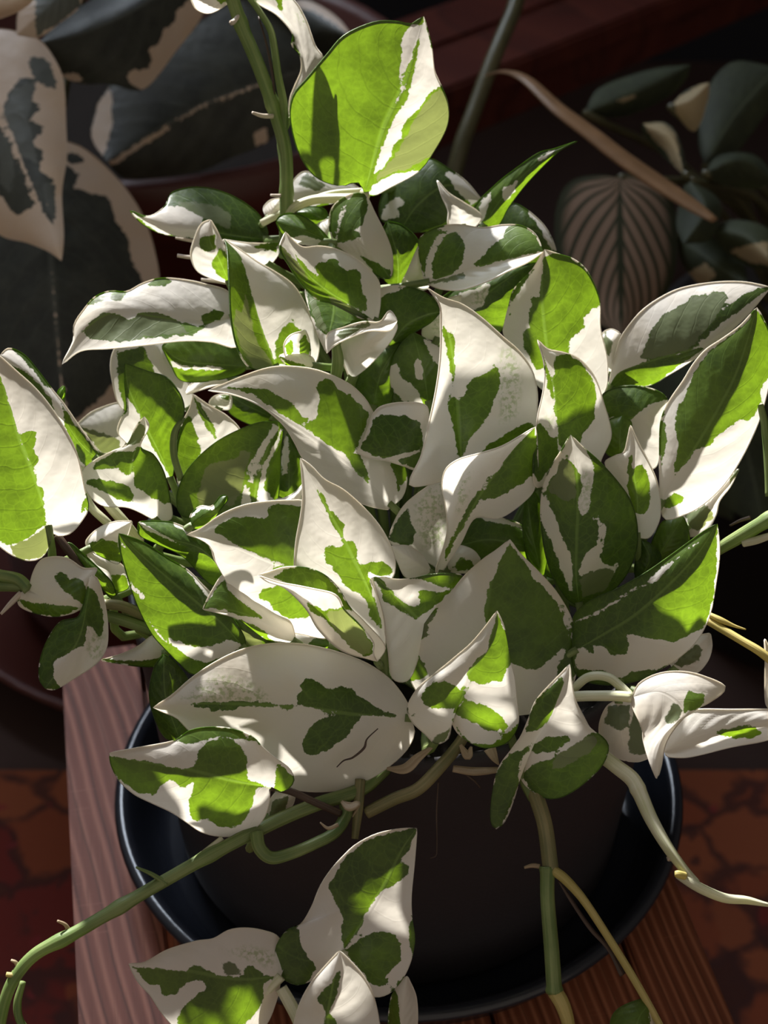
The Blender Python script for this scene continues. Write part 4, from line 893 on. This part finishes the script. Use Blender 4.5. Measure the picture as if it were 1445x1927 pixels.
# right side
vine('vine', pts3('A4', 1090,500,45.5, 1190,435,44.5, 1275,385,44, 1400,310,43.4, 1560,215,43, 1720,150,43, 1860,180,43.2, 1940,280,43.6), [.0034,.0036,.0040,.0042,.0042,.0036,.0028,.0012], STEM, n=40, bumps=((.45,.0006),))
vine('petiole', pts3('A4', 1310,410,43.8, 1380,395,43.5, 1450,372,43.2, 1520,350,43), [.0024,.0024,.0020,.001], PALE, n=24)
vine('aerial_root', pts3('A4', 1350,270,44, 1290,290,44.2, 1238,316,44.4), [.0012,.0010,.0006], BROWN, n=14)
vine('petiole', pts3('A4', 1090,820,44, 1140,845,43.8, 1300,940,43.2, 1400,1000,42.9, 1500,1080,42.8), [.0022,.0024,.0024,.0026,.0026], YELST, n=40)
vine('sheath', pts3('A4', 1130,800,43.8, 1190,830,43.6, 1260,860,43.5, 1325,880,43.4), [.0014,.0018,.0010,.0004], YELST, n=20)
vine('petiole', pts3('U3', 1400,900,45, 1425,1000,45, 1445,1250,45, 1450,1400,45), [.0022,.0022,.0022,.0022], STEM, n=24)
# left side
vine('petiole', pts3('A5', -60,300,43.6, 60,300,43.2, 150,310,42.9), [.003,.003,.0028], STEM, n=20)
vine('aerial_root', pts3('A5', 115,335,42.8, 60,390,42.6, 5,450,42.4), [.0018,.0016,.0008], ROOT, n=14)
vine('petiole', pts3('A5', 560,395,44, 660,405,44.2, 760,450,44.6, 860,540,46), [.0030,.0032,.0032,.003], OLDST, n=30)
vine('vine', pts3('A5', 560,455,44.2, 660,480,44.4, 800,530,44.8, 900,580,46), [.0034,.0036,.0036,.0034], STEM, n=30)
vine('sheath', pts3('A1', 310,1060,44, 360,1130,44, 450,1245,44.2), [.0022,.0024,.0018], BROWN, n=20)
vine('petiole', pts3('A1', 430,650,47, 480,880,46.5, 590,1000,46.5, 700,1120,47.5), [.0026,.0026,.0026,.0026], PALE, n=30)
vine('petiole', pts3('A1', 560,860,46.8, 620,930,46.8, 690,1010,47, 760,1100,47.8), [.003,.0032,.0032,.003], PALE, n=30)
vine('petiole', pts3('A1', 985,760,47, 945,620,46.6, 950,500,46.4, 1000,420,46.4), [.0022,.0022,.0020,.0012], STEM, n=30)
vine('petiole', pts3('U2', 340,1060,46.4, 350,980,46, 340,890,45.8), [.0034,.0036,.0026], STEM, n=20)
vine('petiole', pts3('U2', -20,310,50.6, 60,270,50.4, 130,240,50.3, 300,172,50.2, 470,152,50.2), [.0024,.0024,.0024,.0023,.0020], PALE, n=30)
vine('petiole', pts3('B3', 720,800,40.9, 760,870,40.8, 800,950,40.6, 850,1100,40.6), [.0034,.0036,.0036,.003], PALE, n=30)
# split in the big white leaf at the front
tube('leaf_crack', [p for p in pts3('A6', 1255,460,42.28, 1205,508,42.36, 1192,548,42.45, 1140,592,42.52, 1100,605,42.55, 1068,635,42.6)], [.0002,.0003,.0005,.0004,.0003,.0002], BROWN, crk, 6, 30)

# ------------------------------------------------------------------ rubber plant behind, in a red-brown planter
def bl(par, mat, mid, l, r, d, **k):
    return leaf(mid, l, r, d, parent=par, mat=mat, off=0.0, pet=k.pop('pet', None), **k)
planter = empty('large_planter', (-0.20, 0.71, FZ)); tag(planter, 'large red brown glazed planter behind the stool holding the rubber plant', 'planter')
lathe('planter_body', [(0, 0.03), (0.165, 0.03), (0.18, 0.045), (0.205, 0.50), (0.218, 0.505), (0.222, 0.55), (0.214, 0.556), (0.200, 0.55), (0.195, 0.48), (0, 0.48)], TERRA, planter, 64, (-0.20, 0.71, FZ))
lathe('planter_saucer', [(0, 0.0), (0.22, 0.0), (0.255, 0.05), (0.247, 0.052), (0.215, 0.012), (0, 0.012)], TERRA, planter, 64, (-0.20, 0.71, FZ))
lathe('soil', [(0, 0.488), (0.194, 0.485)], SOIL, planter, 48, (-0.20, 0.71, FZ))
rp = empty('rubber_plant', (-0.20, 0.71, FZ + 0.485)); tag(rp, 'rubber plant with broad dark leaves edged in pinkish cream in the large planter', 'houseplant')
tube('stem', [Vector((-0.20, 0.71, FZ + 0.48)), Vector((-0.22, 0.70, 0.2)), Vector((-0.26, 0.62, 0.45)), Vector((-0.30, 0.58, 0.75))], [.012, .011, .009, .006], OLIVE, rp)
def rl(mid, l, r, d, pw=None, **k):
    o = bl(rp, RUBBER, mid, l, r, d, **k)
    w0 = o.location + rp.location
    z = min(0.7, max(0.05, w0.z + 0.08)); t_ = (z + 0.0) / 0.75
    root = Vector((-0.15 - 0.15 * t_, 0.73 - 0.15 * t_, z))
    tube('petiole', [w0, w0.lerp(root, 0.5) + Vector((0, 0, 0.03)), root], [.0035, .004, .004], OLIVE, o, 8, 14)
    return o
rl(f('T1', -130,150,0,560,110,860,220,1130,335,1420), f('T1', -300,300,-330,700,-200,1050,0,1275,150,1320,270,1370), f('T1', 60,165,210,215,300,330,345,450,358,700,362,860,335,1050,345,1280), (98, 92), e=(2, 2),
   g=[f('T1', 0,600,100,420,200,430,140,530,230,580,160,650,250,700,170,780,240,830,210,920,290,980,240,1060,300,1240,220,1130,110,860,20,620), f('T1', -20,640,90,880,190,1120,80,1170,0,1060,-150,800)],
   w=[f('T1', -20,540,0,550,110,850,225,1130,215,1135,100,860,-20,580)],
   m=[f('T1', 10,600,80,480,150,440,200,470,150,640,180,760,210,900,120,850), f('T1', -20,620,80,880,60,1050,0,1000), f('T1',150,300,260,330,320,480,240,470,180,420), f('T1',230,1000,300,1000,300,1200,260,1140)])
rl(f('T1', 1100,-200,750,40,450,180,210,235), f('T1', 800,-160,560,-40,430,40,300,140), f('T1', 1110,50,960,270,780,482,600,455,420,450,290,370), (106, 100), e=(2, 2), base='g',
   w=[f('T1', 690,390,830,365,805,260,870,230,880,170,950,120,960,60,1040,-10,1130,50,970,280,790,500,690,440), f('T1', 330,400,420,400,480,450,340,440)])
rl(f('X', 105,262,95,450,105,600,122,800), f('X', 60,300,0,380,-60,500,-50,650,0,760,60,820), f('X', 150,275,195,310,240,360,270,410,290,470,300,540,290,640,250,730,190,800), (104, 100), e=(2, 2),
   gr=[f('X', 110,300,150,330,132,352,205,372,222,425,242,445,250,500,265,520,275,560,270,640,200,740,130,800,105,600,98,450), f('X',120,285,150,290,160,305,120,310)], gl=[f('X', 100,262,95,450,105,600,120,800,0,760,-60,600,-50,450,20,360)])
rl(f('T1', 1750,350,1445,450,1060,595,580,880), f('T1', 1600,100,1300,0,900,250,600,460,520,600,500,750), f('T1', 1620,600,1450,770,1250,860,1100,925,900,960,680,970), (116, 110), e=(2, 2), base='g',
   w=[f('T1', 490,760,530,560,610,460,610,700,560,850), f('T1', 590,880,1060,585,1445,440,1445,460,1060,610,620,900), f('T1',1380,720,1450,690,1460,780,1380,800)])
rl(f('T2', 420,320,560,170,760,200), f('T2', 430,60,460,0,560,20,680,100), f('T2', 500,360,650,320), (122, 118), base='g', e=(2, 2), w=[f('T2', 430,0,560,0,690,90,760,190,700,160,560,60,460,40)])
rl(f('T1', -200,80,60,30,220,-60), f('T1', -100,-60,60,-80), f('T1', -60,110,80,70,160,20), (88, 86), w=[f('T1', -200,-100,300,-100,300,200,-200,200)])
rl(f('T1', 420,-120,280,20,90,190), f('T1', 250,-100,110,40), f('T1', 440,20,330,120,210,200), (96, 94), m=[f('T1', 200,-100,420,-120,440,30,330,120,200,200,190,60)])

# ------------------------------------------------------------------ low bench at the back
bn = empty('low_bench', (0.55, 1.35, FZ)); tag(bn, 'long low dark mahogany bench in the shade behind the plants', 'bench')
ZT = -0.06
A_, B_ = PZ(845, 165, ZT), PZ(1310, -22, ZT)
dirv = (B_ - A_); dirv.z = 0; ang = math.atan2(dirv.y, dirv.x); ln = dirv.length
def bench_box(name, x0, x1, y0, y1, z0, z1):
    o = box(name, (0, 0, 0), (x1 - x0, y1 - y0, z1 - z0), BENCHW, bn, 0.004)
    c = Vector(((x0 + x1) / 2, (y0 + y1) / 2, 0))
    c = Matrix.Rotation(ang, 3, 'Z') @ c + Vector((A_.x, A_.y, (z0 + z1) / 2))
    o.location = c - bn.location; o.rotation_euler = (0, 0, ang)
bench_box('seat_plank', -0.10, ln + 0.9, 0.0, 0.085, ZT - 0.03, ZT)
bench_box('seat_plank', -0.10, ln + 0.9, 0.09, 0.175, ZT - 0.03, ZT)
bench_box('rail', -0.06, ln + 0.86, 0.012, 0.035, ZT - 0.075, ZT - 0.03)
for x in (-0.05, ln + 0.80):
    for y in (0.012, 0.12):
        bench_box('leg', x, x + 0.045, y, y + 0.045, FZ, ZT - 0.03)

# ------------------------------------------------------------------ shade plants on the right
dp = empty('dark_planter', (0.42, 0.69, FZ)); tag(dp, 'round black planter standing on the floor in the shade beyond the stool', 'planter')
lathe('planter_body', [(0, 0.0), (0.13, 0.0), (0.14, 0.01), (0.175, 0.27), (0.182, 0.275), (0.182, 0.30), (0.172, 0.30), (0.165, 0.25), (0, 0.25)], DARKPOT, dp, 56, (0.42, 0.69, FZ))
lathe('soil', [(0, 0.258), (0.165, 0.255)], SOIL, dp, 40, (0.42, 0.69, FZ))
sp_ = empty('shade_plant', (0.42, 0.69, FZ + 0.255)); tag(sp_, 'dark leafy houseplant with one pinkish feather-veined leaf in the black planter', 'houseplant')
def ql(mat, mid, l, r, d, **k):
    o = bl(sp_, mat, mid, l, r, d, **k)
    w0 = o.location + sp_.location
    root = Vector((0.42 + random.uniform(-.04, .04), 0.69 + random.uniform(-.04, .04), FZ + 0.255))
    tube('petiole', [w0, w0.lerp(root, 0.4) + Vector((0, 0.03, 0.04)), root], [.003, .0035, .004], OLIVE, o, 8, 16)
    return o
ql(PRAYER, f('Q', 400,880,400,1200,405,1500,410,2000), f('Q', 250,860,60,900,-40,1050,-60,1300,0,1600,150,1850), f('Q', 560,870,700,930,780,1080,800,1300,780,1550,640,1850), (112, 104), e=(3, 3))
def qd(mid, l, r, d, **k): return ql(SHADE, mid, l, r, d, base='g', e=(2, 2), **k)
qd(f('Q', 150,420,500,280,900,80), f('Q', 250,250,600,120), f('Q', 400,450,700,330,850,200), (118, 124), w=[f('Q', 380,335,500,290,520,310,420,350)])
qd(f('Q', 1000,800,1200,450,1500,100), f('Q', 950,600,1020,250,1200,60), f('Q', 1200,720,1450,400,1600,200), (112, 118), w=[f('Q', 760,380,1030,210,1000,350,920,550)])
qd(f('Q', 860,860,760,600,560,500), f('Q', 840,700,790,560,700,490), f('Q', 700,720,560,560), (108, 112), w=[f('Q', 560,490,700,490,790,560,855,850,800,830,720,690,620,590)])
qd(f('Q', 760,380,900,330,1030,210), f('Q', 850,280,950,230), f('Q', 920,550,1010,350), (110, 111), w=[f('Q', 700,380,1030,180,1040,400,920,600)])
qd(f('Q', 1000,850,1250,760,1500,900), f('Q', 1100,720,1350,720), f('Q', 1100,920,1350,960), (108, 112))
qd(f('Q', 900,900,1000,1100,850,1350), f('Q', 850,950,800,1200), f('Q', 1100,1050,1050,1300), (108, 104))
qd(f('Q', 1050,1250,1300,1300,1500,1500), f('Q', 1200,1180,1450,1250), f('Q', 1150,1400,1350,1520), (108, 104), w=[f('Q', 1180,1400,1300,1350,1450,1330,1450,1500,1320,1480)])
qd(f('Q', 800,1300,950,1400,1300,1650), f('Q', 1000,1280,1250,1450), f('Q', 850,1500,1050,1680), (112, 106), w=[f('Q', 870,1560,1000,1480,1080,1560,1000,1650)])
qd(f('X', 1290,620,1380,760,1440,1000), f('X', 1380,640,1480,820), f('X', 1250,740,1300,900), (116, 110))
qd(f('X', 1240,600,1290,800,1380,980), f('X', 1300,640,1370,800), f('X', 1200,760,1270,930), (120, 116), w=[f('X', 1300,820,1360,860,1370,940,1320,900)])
tag(tube('dried_strap_leaf', [P(x, y, d) for x, y, d in ((915,142,112), (950,135,110), (990,150,108), (1050,205,106), (1110,250,105), (1170,297,104), (1240,345,103), (1300,385,102), (1345,415,101))],
     [.002, .003, .0045, .006, .0068, .0072, .0072, .006, .003], DRYST, None, 12, 60, flat=.35), 'withered brown strap leaf slanting down across the dark leaves', 'dried leaf')
tag(tube('olive_cane', [P(x, y, d) for x, y, d in ((985,-60,118), (970,10,117), (932,100,115), (895,200,114), (860,300,113), (845,420,115), (840,600,130))] + [PZ(838, 640, FZ)], [.006]*8, OLIVE, None, 10, 50), 'slim olive plant cane rising against the dark red bench', 'cane')
